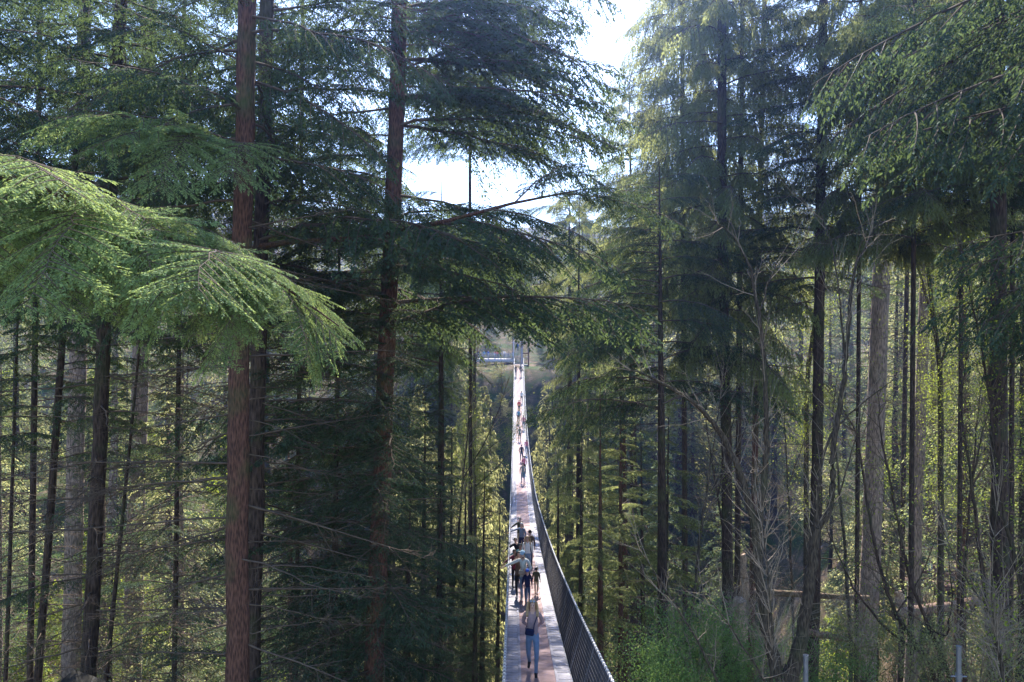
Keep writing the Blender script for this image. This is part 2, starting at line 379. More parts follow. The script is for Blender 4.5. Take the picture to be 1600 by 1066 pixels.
# ------------------------------------------------------------------ trees
class Tree:
    """A trunk through two photograph pixels at distance d, with boughs hung on it."""
    def __init__(s, name, label, top, bot, d, diam, ztop, bark='bark_dark', group=None, cat='tree', seed=0, d2=None, k=12):
        s.g = np.random.default_rng(abs(seed + int(top[0]) * 7))
        a = P(*top, d); b = P(*bot, d2 or d)
        s.dir = (a - b) / (a.z - b.z); s.a = a
        gz = float(ground(b.x, b.y)); base = s.at(gz); gz = float(ground(base.x, base.y)); base = s.at(gz - .15)
        s.root = thing(name, base, label, cat, group); s.base = base; s.ztop = ztop; s.zb = base.z
        n = max(8, int((ztop - base.z) / (.45 if diam > .25 and d < 30 else 1.3)))
        z = np.linspace(base.z, ztop, n)
        h = (z - base.z) / (ztop - base.z)
        ref = (a.z + b.z) / 2; hr = np.clip((ref - base.z) / (ztop - base.z), .05, .9)
        tp = .96 if ztop < .44 * d else .40
        pr = lambda q: (1.0 - tp * q ** (1.3 if tp > .9 else 1)) + .5 * np.exp(-q * (ztop - base.z) / .5)
        rad = diam / 2 * pr(h) / pr(hr)
        pts = np.array([list(s.at(q) - base) for q in z])
        wob = np.cumsum(s.g.normal(0, .012 * min(1, diam * 2), (n, 2)), axis=0); wob -= np.linspace(0, 1, n)[:, None] * wob[-1]
        s.wz = z; s.wob = wob
        pts[:, :2] += wob
        mb = MB(); mb.tube(pts, rad, k, 0, noise=.045, r=s.g)
        s.rad = lambda q: float(np.interp(q, z, rad))
        s.trunk = mb.build('trunk', M[bark], s.root, smooth=True)
        s.bark = bark
    def at(s, z): return s.a + s.dir * (z - s.a.z)
    def pt(s, z):
        p = s.at(z); return Vector((p.x + np.interp(z, s.wz, s.wob[:, 0]), p.y + np.interp(z, s.wz, s.wob[:, 1]), z))
    def hang(s, me, p, az, length, pitch=0.0, roll=0.0, name='bough', base=3.0, wide=1.0):
        k = length / base
        if name == 'bough' and p.y > 12:
            for q in (.35, .55, .75, .95):
                tip = p + Vector((math.cos(az) * math.cos(pitch), math.sin(az) * math.cos(pitch), math.sin(pitch))) * length * q
                for dz in (0, -.12 * length * q, -.32 * length * q * q):
                    X_, Y_ = 800 + F * tip.x / tip.y, 533 - F * (tip.z + dz) / tip.y
                    if 722 < X_ < 838 and 522 < Y_ < 830: return None
                    if q > .4 and 672 < X_ < 812 and 262 < Y_ < 318: return None
        return link(name, me, s.root, p - s.base, (roll, -pitch, az), (k, k * wide, k))
    def boughs(s, z0, z1, step, Lmax, kinds, pitch=(-8, 12), prof=None, azs=None, base=3.0, avoid=True, name='bough'):
        z = z0; i = 0
        while z < z1:
            az = (i * 2.399 + s.g.uniform(-.5, .5)) if azs is None else R(s.g.uniform(*azs[i % len(azs)]))
            l = Lmax * s.g.uniform(.62, 1.05) * (1 if prof is None else prof((z - z0) / (z1 - z0)))
            p = s.pt(z)
            if avoid and z < -3.5 and math.cos(az) * l + p.x > -.5 and p.x < -.5:
                l = max(.5, (-.55 - p.x) / max(.15, math.cos(az)))
                l = min(l, Lmax)
            if avoid and z < -3.5 and math.cos(az) * l + p.x < 2.2 and p.x > 2.2:
                l = min(Lmax, max(.5, (p.x - 2.2) / max(.15, -math.cos(az))))
            s.hang(kinds[s.g.integers(len(kinds))], p, az, l, R(s.g.uniform(*pitch)), R(s.g.uniform(-12, 12)), base=base, name=name)
            z += step * s.g.uniform(.6, 1.4); i += 1
        return s
    def dead(s, z0, z1, step, L, azs=None, pitch=(-14, 12)):
        z = z0; i = 0
        while z < z1:
            az = (i * 2.399 + s.g.uniform(-.6, .6)) if azs is None else R(s.g.uniform(*azs[i % len(azs)]))
            l = L * s.g.uniform(.5, 1.1)
            p = s.pt(z)
            if abs(p.x) < 6 and z < -3 and (math.cos(az) * l + p.x) * np.sign(p.x) < .6: l = min(l, abs(p.x) * .6)
            s.hang(DEAD[s.g.integers(len(DEAD))], p, az, l, R(s.g.uniform(*pitch)), R(s.g.uniform(-30, 30)), base=2.6, name='dead_branch')
            z += step * s.g.uniform(.6, 1.4); i += 1
        return s

def px_z(py, d): return (533 - py) / F * d

# --- left foreground
A = Tree('hemlock_tree', 'big red-brown hemlock trunk in front, with sunlit bough crossing it', (388, 0), (373, 1066), 13, .36, 8.5, 'bark_red', k=18)
A.boughs(-5, 2.5, 1.1, 2.4, TIP, azs=[(150, 210), (-35, 30)], base=2.8)
A.boughs(3.0, 5.9, .25, 4.0, HEMD, pitch=(-12, -2), azs=[(150, 190), (-10, 40), (95, 150), (40, 100)], base=4.2)
A.dead(-8, 2.6, .2, 3.4, azs=[(150, 210), (-35, 30), (20, 80), (100, 160)])
A2 = Tree('hemlock_tree', 'dark trunk standing close behind the big red-brown hemlock', (412, 100), (394, 1066), 16, .34, 15, 'bark_dark')
A2.boughs(-7, 1, .7, 2.6, HEM + TIP, azs=[(130, 200), (-30, 60)]); A2.boughs(1.0, 8.6, .3, 4.4, HEM + HEMD, azs=[(140, 200), (-40, 40), (60, 120)])
A2.dead(-10, 1, .17, 3.6, azs=[(130, 200), (-30, 50), (20, 100)])
B = Tree('hemlock_tree', 'dark straight trunk under the sunlit bough, left of the big hemlock', (167, 500), (141, 1066), 18, .33, 15, 'bark_dark')
B.boughs(0.2, 10, .22, 4.0, HEM + HEMD); B.boughs(-10, 0, .6, 2.8, TIP + HEM[:2], base=2.8)
B.dead(-11, 0, .2, 3.4)
Cc = Tree('hemlock_tree', 'slim dark trunk near the lower left corner above the hut roof', (80, 760), (58, 1066), 22, .21, 12, 'bark_dark')
Cc.boughs(-3.6, 11, .4, 3.3, HEM); Cc.dead(-13, -4, .25, 3)
C2 = Tree('hemlock_tree', 'thin bare pole of a trunk at the left edge', (19, 760), (9, 1066), 24, .13, 10, 'bark_dark', k=8)
C2.boughs(-2.5, 9, .5, 2.6, HEM); C2.dead(-15, -5, .45, 2)
D = Tree('hemlock_tree', 'thin leaning dark stem just right of the dark straight trunk', (187, 850), (165, 1066), 21, .12, 6, 'bark_dark', k=8)
D.boughs(-3, 5, .5, 2.2, HEM); D.dead(-15, -5, .42, 2.2)
S1 = Tree('fir_tree', 'thick pale sunlit trunk far behind the left hemlocks', (222, 500), (208, 1000), 44, 1.0, 26, 'bark_fir')
S1.boughs(2, 25, .8, 6, HEMD, base=4.2); S1.dead(-14, 2, 1.2, 3)
S2 = Tree('fir_tree', 'broad pale trunk standing low beside the hut roof', (115, 860), (112, 1010), 40, .9, 26, 'bark_fir')
S2.boughs(4, 25, .9, 6, HEMD, base=4.2)
# --- centre-left hemlock whose boughs hang over the bridge
E = Tree('hemlock_tree', 'tall hemlock left of the bridge with boughs hanging over it', (621, 0), (578, 1066), 17, .40, 16, 'bark_red', k=16)
E.boughs(-4.5, 9.6, .21, 4.4, HEM + HEMD, azs=[(-40, 40), (150, 200), (-20, 60), (60, 140), (160, 190)], base=3.5)
E.boughs(-4.6, 2.8, .3, 2.9, HEM, azs=[(225, 315)], base=3.5)
E.boughs(-9, -4.5, .2, 2.9, HEM, azs=[(-60, 50), (140, 220), (200, 300)])
E.dead(-12, -3, .4, 2.4, azs=[(140, 220), (-60, 60)])
E2 = Tree('hemlock_tree', 'thin dark stem between the red hemlock and the bridge hemlock', (527, 560), (519, 1066), 20, .15, 7, 'bark_dark', k=8)
E2.boughs(-9, 6, .2, 3.1, HEM); E2.dead(-13, -4, .25, 2.8)
E3 = Tree('hemlock_tree', 'shadowed hemlock behind the red hemlock, its trunk hidden in branches', (470, 300), (462, 1066), 26, .15, 20, 'bark_dark')
E3.boughs(-2, 14, .3, 4.2, HEM + HEMD, prof=lambda h: 1 - .5 * h); E3.dead(-16, -1, .4, 3); E3.boughs(-13, -2, .3, 3.6, HEM)
E4 = Tree('hemlock_tree', 'dark crowned hemlock high behind the left trunks', (285, 200), (275, 900), 27, .17, 24, 'bark_dark')
E4.boughs(1, 14, .36, 4.6, HEMD + HEM, prof=lambda h: 1 - .4 * h); E4.dead(-15, 1, .5, 3); E4.boughs(-11, 1, .5, 3.4, HEM + TIP, base=2.9); E4.dead(-12, 0, .3, 3)
E5 = Tree('hemlock_tree', 'dark crowned hemlock filling the upper left corner', (60, 200), (50, 900), 26, .2, 22, 'bark_dark')
E5.boughs(1, 13.5, .32, 4.6, HEMD + HEM); E5.dead(-15, 0, .5, 3); E5.boughs(-9, 1, .9, 3, TIP, base=2.8)
# --- beside the bridge, left: young blue-green trees
for j, (t0, b0, d, dm, zt, lm, lab) in enumerate([
        ((757, 760), (753, 1066), 27, .12, -4.5, 1.9, 'slim young conifer close to the left railing'),
        ((781, 780), (777, 1066), 31, .12, -6.5, 1.4, 'slimmest young conifer touching the left railing'),
        ((728, 790), (724, 1066), 30, .16, -5.0, 2.4, 'young conifer second from the left railing'),
        ((690, 740), (684, 1066), 24, .18, -3.0, 3.0, 'blue-green young hemlock right of the bridge hemlock trunk'),
        ((706, 700), (703, 1066), 34, .16, -4.0, 3.0, 'young hemlock with soft grey-green tiers midway to the left railing'),
        ((664, 660), (660, 1066), 29, .18, -2.2, 3.2, 'young hemlock close behind the bridge hemlock trunk'),
        ((745, 870), (741, 1066), 23, .12, -6.2, 2.2, 'lowest blue-green young hemlock left of the railing'),
        ((610, 760), (604, 1066), 27, .16, -3.0, 3.0, 'shadowed young hemlock behind the red lower trunk'),
        ((640, 830), (634, 1066), 22, .16, -4.8, 3.0, 'low blue-green hemlock at the foot of the bridge hemlock')]):
    T = Tree('young_conifer', lab, t0, b0, d, dm, zt, 'bark_dark', group='young conifers left of the bridge', seed=j, k=8)
    T.boughs(zt - 9, zt - .1, .17, lm, HEM, prof=lambda h: 1.05 - .85 * h, pitch=(-5, 15)); T.dead(T.zb + 1, zt - 8, .5, 1.2)
# --- right: cedar and tall trunks
Fc = Tree('cedar_tree', 'tall cedar with hanging foliage right of the bridge sky gap', (1128, 0), (1135, 780), 30, .38, 24, 'bark_dark', k=14)
Fc.boughs(-1, 17, .3, 4.5, CED, base=3.2, prof=lambda h: 1.05 - .2 * h, avoid=False); Fc.dead(-12, 0, .5, 3)
F1 = Tree('cedar_tree', 'second cedar just behind the tall cedar, with twin dark trunk', (1155, 480), (1152, 780), 34, .26, 20, 'bark_dark')
F1.boughs(3, 19, .6, 3.6, CED, base=3.2); F1.dead(-12, 0, .6, 3)
F2 = Tree('hemlock_tree', 'reddish trunk right of the twin cedars', (1184, 500), (1178, 790), 35, .26, 18, 'bark_red')
F2.boughs(2, 17, .5, 3.5, HEM, base=3); F2.dead(-12, 2, .5, 3)
G = Tree('hemlock_tree', 'dark slender trunk rising behind the forked maple', (1285, 120), (1275, 700), 28, .36, 17, 'bark_dark', k=14)
G.boughs(1.5, 16.5, .34, 4.0, HEM, azs=[(120, 230), (-60, 60), (60, 120)]); G.dead(-10, 9, .35, 3.0)
H = Tree('fir_tree', 'thickest pale fir trunk in the right of the forest', (1384, 200), (1360, 800), 40, .9, 30, 'bark_fir', k=18)
H.boughs(15, 29.5, .5, 5.5, HEMD, base=4.2); H.dead(-10, 14, .55, 2.4)
I = Tree('fir_tree', 'red-brown fir trunk right of the thickest fir', (1446, 430), (1430, 830), 42, .58, 30, 'bark_fir')
I.boughs(8, 29, .55, 5, HEMD, base=4.2); I.dead(-12, 8, .5, 2.6)
J = Tree('fir_tree', 'dark trunk farther right between the fir and the yellow-green maples', (1508, 560), (1516, 760), 50, .5, 30, 'bark_dark')
J.boughs(2, 29, .7, 5, HEMD, base=4.2); J.dead(-12, 2, .7, 3)
J2 = Tree('fir_tree', 'dark trunk near the right edge behind the spring leaves', (1542, 560), (1540, 760), 52, .5, 30, 'bark_dark')
J2.boughs(3, 29, .7, 5, HEMD, base=4.2); J2.dead(-12, 3, .7, 3)
J3 = Tree('fir_tree', 'thin trunk between the dark slender trunk and the thickest fir', (1415, 560), (1411, 800), 48, .3, 26, 'bark_dark')
J3.boughs(2, 25, .7, 4, HEMD, base=4.2); J3.dead(-12, 2, .7, 3)
# hemlock just behind the bridge at centre right
K1 = Tree('hemlock_tree', 'hemlock closing the lower right side of the sky gap', (985, 300), (990, 800), 48, .35, 17, 'bark_dark')
K1.boughs(4, 16.8, .26, 5.4, CED + HEM, base=3.2, prof=lambda h: 1.05 - .5 * h); K1.dead(-14, 4, .6, 2)
K2 = Tree('cedar_tree', 'cedar with drooping green fronds beside the far end of the bridge', (905, 500), (905, 900), 44, .25, 9.0, 'bark_dark')
K2.boughs(-14, 8.8, .34, 4.0, CED, base=3.2, prof=lambda h: 1.05 - .8 * h)
SA = Tree('hemlock_tree', 'dark hemlock left of the bridge whose long boughs reach over the deck', (690, 300), (690, 800), 31, .2, 6.8, 'bark_dark')
SA.boughs(-1.0, 6.6, .13, 6.0, HEMD, azs=[(-60, 50), (150, 220), (-30, 30), (60, 130)], base=4.2, prof=lambda h: 1.05 - .6 * h); SA.boughs(-9, -1, .28, 3.2, HEM); SA.dead(-14, -9, .5, 2)
SB = Tree('hemlock_tree', 'dark hemlock farther along the left side of the bridge', (735, 400), (735, 800), 62, .3, 22, 'bark_dark')
SB.boughs(-2, 21, .22, 7.5, HEMD, base=4.2, prof=lambda h: 1.05 - .6 * h); SB.dead(-16, -3, .7, 3)
SE_ = Tree('hemlock_tree', 'dark hemlock beyond the others on the left, over the sunlit stretch of deck', (742, 400), (742, 800), 75, .3, 11, 'bark_dark')
SE_.boughs(1.5, 10.5, .25, 7.5, HEMD, base=4.2, azs=[(-50, 50), (-30, 30), (140, 220)]); SE_.dead(-16, 1, 1, 3)
SCt = Tree('hemlock_tree', 'dark hemlock right of the bridge behind the cedar fronds', (890, 400), (890, 800), 56, .35, 12, 'bark_dark')
SCt.boughs(-1.5, 11.5, .22, 7.5, HEMD + CED, base=4.2, prof=lambda h: 1.05 - .6 * h); SCt.dead(-16, -3, .7, 3)
Mt = Tree('hemlock_tree', 'dark blue-green hemlock right of the bridge with tiers hanging over the railing', (1030, 250), (1034, 800), 27, .17, 6.6, 'bark_dark')
Mt.boughs(-2.6, 6.2, .15, 5.4, HEMD + HEM, azs=[(150, 215), (130, 180), (-50, 50), (160, 200), (60, 120)], base=4.2, prof=lambda h: 1.05 - .55 * h, avoid=False); Mt.dead(-14, -3, .4, 2.4)
SD = Tree('hemlock_tree', 'tall dark hemlock behind the boughs over the bridge', (734, 100), (736, 800), 45, .2, 25, 'bark_dark')
SD.boughs(1.5, 7.6, .55, 6.5, HEMD, base=4.2); SD.boughs(11.2, 24, .17, 6.8, HEMD, base=4.2, azs=[(-60, 60), (-40, 40), (130, 230), (60, 130)]); SD.boughs(-13, 1.5, .4, 3.4, HEM); SD.dead(-16, -10, .5, 2.4)
Fb = Tree('cedar_tree', 'light cedar bordering the right side of the sky gap', (1066, 0), (1070, 780), 37, .22, 20, 'bark_dark')
Fb.boughs(2, 19, .2, 4.4, CED, base=3.2, prof=lambda h: 1.05 - .2 * h); Fb.dead(-12, 2, .5, 2)
for j, (px, d, mt, lab) in enumerate([(1345, 27, CED, 'high-crowned cedar in front of the thickest fir'),
        (1430, 24, CED, 'light green high-crowned cedar beneath the dark corner boughs'), (1505, 27, HEM, 'high-crowned hemlock left of the right edge'), (1585, 25, HEMD, 'high-crowned hemlock at the right edge of the frame')]):
    T = Tree('cedar_tree' if mt is CED else 'hemlock_tree', lab, (px, 0), (px - 6, 900), d, .15, .5 * d + .5, 'bark_dark', seed=60 + j, k=8)
    T.boughs(.13 * d, .49 * d, .2, 3.6, mt, base=3.4, pitch=(-5, 10)); T.dead(-10, .13 * d, .7, 1.8)
# thin young trees right of the railing
for j, (t0, b0, d, dm, zt, lm, bk, lab) in enumerate([
        ((909, 720), (907, 985), 27, .13, -2.5, 1.7, 'bark_dark', 'thin young tree nearest the right railing'),
        ((938, 700), (939, 1010), 26, .16, -1.5, 1.7, 'bark_red', 'thin red-stemmed young tree by the right railing'),
        ((969, 700), (970, 985), 29, .15, -1.0, 2.0, 'bark_red', 'young tree third from the right railing, pale tiered foliage'),
        ((1002, 740), (1004, 930), 32, .13, -3.5, 2.0, 'bark_dark', 'young tree with feathery tiers behind the leafy shrub'),
        ((1043, 760), (1040, 960), 33, .15, -2.0, 2.4, 'bark_dark', 'young tree left of the forked maple'),
        ((872, 760), (872, 900), 40, .12, -6.5, 1.8, 'bark_dark', 'light green sapling pressing on the far right railing')]):
    T = Tree('young_conifer', lab, t0, b0, d, dm, zt, bk, group='young conifers right of the bridge', seed=j + 20, k=8)
    T.boughs(zt - 8.5, zt - .1, .26, lm, YNG, prof=lambda h: 1.05 - .8 * h, pitch=(-5, 15), base=1.5); T.dead(T.zb + 1, zt - 7, .45, 1.3)

# --- explicit boughs: whose start and end are read off the photograph
def bough_at(owner, me, a, b, base, roll=0.0, wide=1.0, name='bough', sag=True):
    v = b - a; L_ = v.length
    az = math.atan2(v.y, v.x); pit = math.asin(v.z / L_)
    # the mesh itself droops: aim slightly above the end point
    pit += R(9) if sag else 0
    o = owner.hang(me, a, az, L_, pit, R(roll), base=base, wide=wide, name=name)
    return o

for a, b, da, db, w, ro in [
        ((380, 178), (95, 95), 13, 10.5, 1.0, -5), ((378, 92), (95, -10), 13, 11, 1.0, 8), ((384, 250), (110, 165), 13.2, 11.0, .7, -10),
        ((385, 20), (250, -90), 13, 11, 1.0, 8), ((390, 30), (590, 120), 13, 12, .9, 5), ((392, 130), (600, 260), 13.4, 12.5, .9, 5),
        ((380, 240), (130, 240), 13.5, 14.5, 1., 5)]:
    bough_at(A, HEM[random.randrange(6)], P(*a, da), P(*b, db), 3.0, ro, w)
for a, b, da, db, w, ro in [
        ((620, 35), (960, 120), 17, 15.5, .9, 0), ((618, 20), (930, 20), 17, 15, .9, 0), ((616, 160), (975, 170), 17, 15.5, .8, 0),
        ((612, 300), (840, 220), 17, 15, .8, 0), ((600, 400), (1010, 285), 17, 13.5, .7, 0), ((600, 420), (860, 470), 17, 14, .9, 0),
        ((600, 520), (880, 600), 17, 14, .8, 0), ((606, 360), (1010, 430), 17, 15.0, .9, 0), ((604, 300), (900, 400), 17, 16, .9, 0),
        ((600, 470), (1060, 520), 17, 15.0, .8, 0), ((598, 520), (1040, 480), 17, 13.0, .7, 0), ((596, 590), (820, 690), 17, 15.0, .8, 0),
        ((612, 220), (840, 330), 17, 18.5, .9, 0), ((622, 0), (900, -20), 17, 16, 1.1, 0), ((620, 90), (990, 150), 17, 16.5, 1.1, 0), ((618, 120), (900, 60), 17, 17.5, 1.1, 0),
        ((616, 60), (880, 10), 17, 15.2, 1.1, 0), ((616, 140), (860, 190), 17, 16.5, 1.1, 0), ((614, 200), (960, 215), 17, 17.5, 1.0, 0), ((612, 240), (800, 240), 17, 15, .8, 0),
        ((604, 330), (880, 350), 17, 17, 1.1, 0), ((620, 50), (1000, 130), 17, 17.5, 1.0, 0), ((618, 100), (1010, 200), 17, 18.5, 1.0, 0), ((616, 150), (1000, 250), 17, 19, 1.0, 0), ((621, 10), (940, 60), 17, 18, 1.0, 0), ((612, 190), (960, 300), 17, 18.5, 1.0, 0), ((604, 380), (820, 400), 17, 15.5, 1.1, 0)]:
    bough_at(E, random.choice(HEM), P(*a, da), P(*b, db), 3.3, ro, w)
# long limb from the trunk behind the red hemlock
mb = MB(); pl = [P(398, 387, 16), P(450, 378, 15.6), P(560, 372, 15), P(700, 345, 14), P(800, 318, 13.2), P(900, 298, 12.6)]
mb.tube([list(p - A2.base) for p in pl], [.075, .06, .05, .04, .028, .015], 7)
mb.build('limb', M['bark_red'], A2.root, smooth=True)
for (px, py, d_), (qx, qy, e_) in [((560, 372, 15), (690, 420, 13)), ((640, 358, 14.5), (770, 420, 13)), ((700, 345, 14), (850, 400, 12.5)), ((760, 330, 13.5), (930, 380, 12)),
                                   ((840, 310, 13), (1010, 300, 12.2)), ((880, 300, 12.6), (1060, 350, 12.4)), ((800, 318, 13.2), (900, 250, 14.5))]:
    bough_at(A2, HEM[random.randrange(6)], P(px, py, d_), P(qx, qy, e_), 3.0, 0, 1.1)

# the sunlit bough hanging in from the left, and a shaded sister bough above it: one tree standing just outside the frame
Z = Tree('hemlock_tree', 'sunlit bright green bough hanging in from the left edge in front', (-330, 300), (-345, 1066), 7.5, .4, 9, 'bark_red', k=14)
mb = MB(); pl = [P(-335, 240, 7.5), P(-120, 245, 7.2), P(60, 290, 7.0), P(190, 340, 6.9), P(300, 385, 6.8), P(420, 430, 6.7), P(530, 510, 6.6)]
mb.tube([list(p - Z.base) for p in pl], [.07, .055, .045, .036, .026, .016, .006], 6)
mb.build('limb', M['bark_red'], Z.root, smooth=True)
for a, b, da, db, ro, w in [
        ((-60, 262), (170, 300), 7.1, 6.3, 0, 1.25), ((60, 290), (270, 360), 7.0, 6.6, 0, 1.2), ((190, 340), (410, 400), 6.9, 7.0, 0, 1.1), ((300, 385), (530, 520), 6.8, 6.6, 0, 1.0),
        ((-100, 255), (110, 345), 7.4, 7.6, 0, 1.3), ((100, 300), (330, 440), 7.3, 7.6, 0, 1.2)]:
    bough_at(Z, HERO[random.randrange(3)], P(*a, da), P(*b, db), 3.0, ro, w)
zr = random.Random(21)
for k_ in range(34):
    u = (k_ + zr.random()) / 34; xs_ = -150 + 610 * u
    ys_ = np.interp(xs_, [-150, -60, 60, 190, 300, 420, 530], [245, 258, 285, 335, 380, 425, 505])
    side = -1 if k_ % 3 else 1
    e = (xs_ + zr.uniform(20, 150) * (1 if k_ % 4 else -.8), ys_ + zr.uniform(70, 225) * (1 - .35 * u))
    d0 = 7.2 - .6 * u; a = ((xs_, ys_ + 5)); 
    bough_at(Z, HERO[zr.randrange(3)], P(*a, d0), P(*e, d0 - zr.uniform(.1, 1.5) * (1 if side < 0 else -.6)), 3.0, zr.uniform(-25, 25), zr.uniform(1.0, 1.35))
for a, b, da, db, ro, w in []:
    bough_at(Z, HERO[random.randrange(3)], P(*a, da), P(*b, db), 3.0, ro, w)
Y = Tree('hemlock_tree', 'mid green bough tip above the sunlit bough, reaching in from upper left', (-210, 100), (-225, 1066), 16, .4, 9, 'bark_dark', k=12)
for a, b, da, db in [((430, 262), (85, 160), 11, 9.5), ((-200, 60), (120, 60), 16, 15), ((-200, 140), (100, 200), 16, 15), ((-200, 20), (160, 10), 16, 16), ((-200, 200), (60, 250), 16, 15)]:
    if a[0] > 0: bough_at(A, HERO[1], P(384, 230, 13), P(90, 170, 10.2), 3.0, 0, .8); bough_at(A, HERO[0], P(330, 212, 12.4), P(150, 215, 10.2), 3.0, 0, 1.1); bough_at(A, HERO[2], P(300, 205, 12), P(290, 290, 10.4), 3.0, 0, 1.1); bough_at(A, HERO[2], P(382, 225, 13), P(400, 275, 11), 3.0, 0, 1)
    else: bough_at(Y, random.choice(HEM), P(*a, da), P(*b, db), 3.0, 0, 1.)
# dark boughs hanging in from the upper right
X = Tree('hemlock_tree', 'dark heavy boughs hanging in from the upper right corner', (1980, 100), (1980, 1066), 13, .45, 12, 'bark_dark', k=12)
for k_ in range(34):
    z_ = X.g.uniform(-.5, 8.5); l_ = X.g.uniform(4.2, 7.8) * (1 if z_ > 3 else .75)
    X.hang(random.choice(HEMD), X.pt(z_), R(X.g.uniform(140, 225)), l_, R(X.g.uniform(-5, 14)), R(X.g.uniform(-10, 10)), base=4.2)
W = Tree('hemlock_tree', 'dark upper boughs right of the cedar, under the frame top', (1560, -200), (1560, 900), 21, .4, 17, 'bark_dark', k=12)
W.boughs(4.5, 17, .3, 4.6, HEMD, base=4.2, azs=[(100, 250), (-40, 60), (230, 300)]); W.dead(-12, 5, .6, 2)

# ------------------------------------------------------------------ deciduous stems
def stem_tree(name, label, stems, d, bark='bark_maple', twigs=10, leaf=0, seed=1, group=None, leafmat='maple', tl=1.0, cat='tree'):
    """stems: list of polylines [(px, py, radius, depth offset)]."""
    g = np.random.default_rng(seed)
    b0 = stems[0][0]; p = P(b0[0], b0[1], d)
    gz = float(ground(p.x, p.y)); base = Vector((p.x, p.y, gz - .1))
    root = thing(name, base, label, cat, group)
    mt = MB(); mw = MB(); ml = MB(); lp = []
    for si, st in enumerate(stems):
        pts = np.array([list(P(q[0], q[1], d + (q[3] if len(q) > 3 else 0)) - base) for q in st]); rad = np.array([q[2] for q in st])
        if si == 0 and pts[0][2] > .3:
            pts = np.vstack([[0, 0, 0], pts]); rad = np.concatenate([[rad[0] * 1.3], rad])
        # subdivide smoothly
        tt = np.arange(len(pts)); t2 = np.linspace(0, len(pts) - 1, (len(pts) - 1) * 5 + 1)
        pp = np.stack([np.interp(t2, tt, pts[:, c]) for c in range(3)], 1)
        for _ in range(3): pp[1:-1] = (pp[:-2] + 2 * pp[1:-1] + pp[2:]) / 4
        rr = np.interp(t2, tt, rad); pp[1:-1] += g.normal(0, .012, (len(pp) - 2, 3))
        mt.tube(pp, rr, 8, 0, noise=.04, r=g)
        n = len(pp); L_ = np.linalg.norm(np.diff(pp, axis=0), axis=1).sum()
        for _ in range(int(twigs * L_)):
            i = g.integers(int(n * .25) if si == 0 else 1, n); b = pp[i]; 
            dr = unit(pp[min(n - 1, i + 1)] - pp[max(0, i - 1)])
            d0 = unit(dr + g.normal(0, .55, 3) + np.array([0, 0, .2])); l = tl * g.uniform(.35, 1.3)
            q = np.linspace(0, 1, 6)[:, None]
            tw = b + d0 * q * l + np.cumsum(g.normal(0, .03, (6, 3)), axis=0) * q + np.array([0, 0, .15]) * q ** 2 * l
            mw.tube(tw, np.minimum(rr[i] * .7, .009) * (1.1 - q[:, 0]) + .0016, 3, cap=False)
            for _ in range(g.integers(2, 6)):
                u = g.uniform(.25, 1); bb = tw[int(u * 5)]
                d2 = unit(d0 + g.normal(0, .6, 3)); l2 = l * g.uniform(.15, .5)
                mw.tube(np.array([bb, bb + d2 * l2 * .5 + g.normal(0, .01, 3), bb + d2 * l2 + np.array([0, 0, .05 * l2])]), [.0035, .0028, .0015], 3, cap=False)
                lp.append(bb + d2 * l2)
            lp.append(tw[-1])
    mt.build('trunk', M[bark], root, smooth=True)
    if mw.v: mw.build('twigs', M['twig' if bark == 'bark_dark' else 'twig_pale'], root)['kind'] = 'stuff'
    if leaf and lp:
        lp = np.array(lp)
        if leaf < 5: lp = lp[::4]; leaf = leaf * 5
        k = np.repeat(lp, leaf, axis=0)
        c = k + g.normal(0, .06 + .007 * leaf, k.shape); n = len(c)
        ml.leaves(c, g.normal(0, 1, (n, 3)) + [0, 0, -.3], g.normal(0, .5, (n, 3)) + [0, 0, 1], g.uniform(.035, .08, n), g.uniform(.013, .026, n))
        ml.build('foliage', M[leafmat], root)['kind'] = 'stuff'
    return root

stem_tree('maple_tree', 'forked mossy maple with two bare stems in the right foreground', [
    [(1228, 1075, 0.186), (1222, 1045, 0.178)],
    [(1220, 1062, 0.155), (1208, 1030, 0.132), (1197, 980, 0.116), (1188, 920, 0.105), (1184, 850, 0.101), (1181, 830, 0.109)],
    [(1181, 830, 0.085), (1170, 780, 0.073), (1150, 720, 0.065), (1120, 665, 0.054), (1085, 630, 0.043, -.4), (1040, 600, 0.031, -.6), (985, 578, 0.014, -.8)],
    [(1184, 840, 0.078), (1192, 770, 0.065), (1197, 700, 0.057), (1198, 640, 0.051), (1194, 560, 0.043), (1186, 490, 0.036), (1172, 420, 0.026), (1150, 370, 0.019), (1118, 345, 0.009)],
    [(1186, 490, 0.022), (1200, 450, 0.017), (1212, 410, 0.009)],
    [(1235, 1062, 0.155), (1252, 1000, 0.132), (1262, 930, 0.116), (1270, 870, 0.105), (1275, 825, 0.102)],
    [(1275, 825, 0.093), (1296, 800, 0.070), (1302, 760, 0.065), (1300, 700, 0.059), (1312, 640, 0.053), (1322, 560, 0.046), (1326, 480, 0.037), (1334, 420, 0.028), (1360, 370, 0.019), (1378, 340, 0.009)],
    [(1275, 825, 0.062), (1278, 760, 0.037), (1290, 690, 0.028), (1322, 650, 0.019, .5), (1400, 590, 0.009, .8)],
    [(1322, 560, 0.028), (1312, 490, 0.020), (1306, 400, 0.014), (1280, 330, 0.006)],
], 15, twigs=4.2, seed=3)
stem_tree('alder_tree', 'dark crooked sapling right of the forked maple, sweeping up from bottom right', [
    [(1475, 1080, .06), (1440, 1020, .05), (1400, 960, .045), (1378, 900, .04), (1364, 840, .034), (1352, 760, .028), (1340, 680, .02), (1318, 640, .01)],
    [(1440, 1020, .035), (1390, 990, .028), (1340, 930, .022), (1310, 870, .016), (1290, 820, .008)],
    [(1400, 960, .02), (1440, 900, .014), (1470, 820, .008)]], 17, 'bark_dark', twigs=3.5, leaf=1, seed=5)
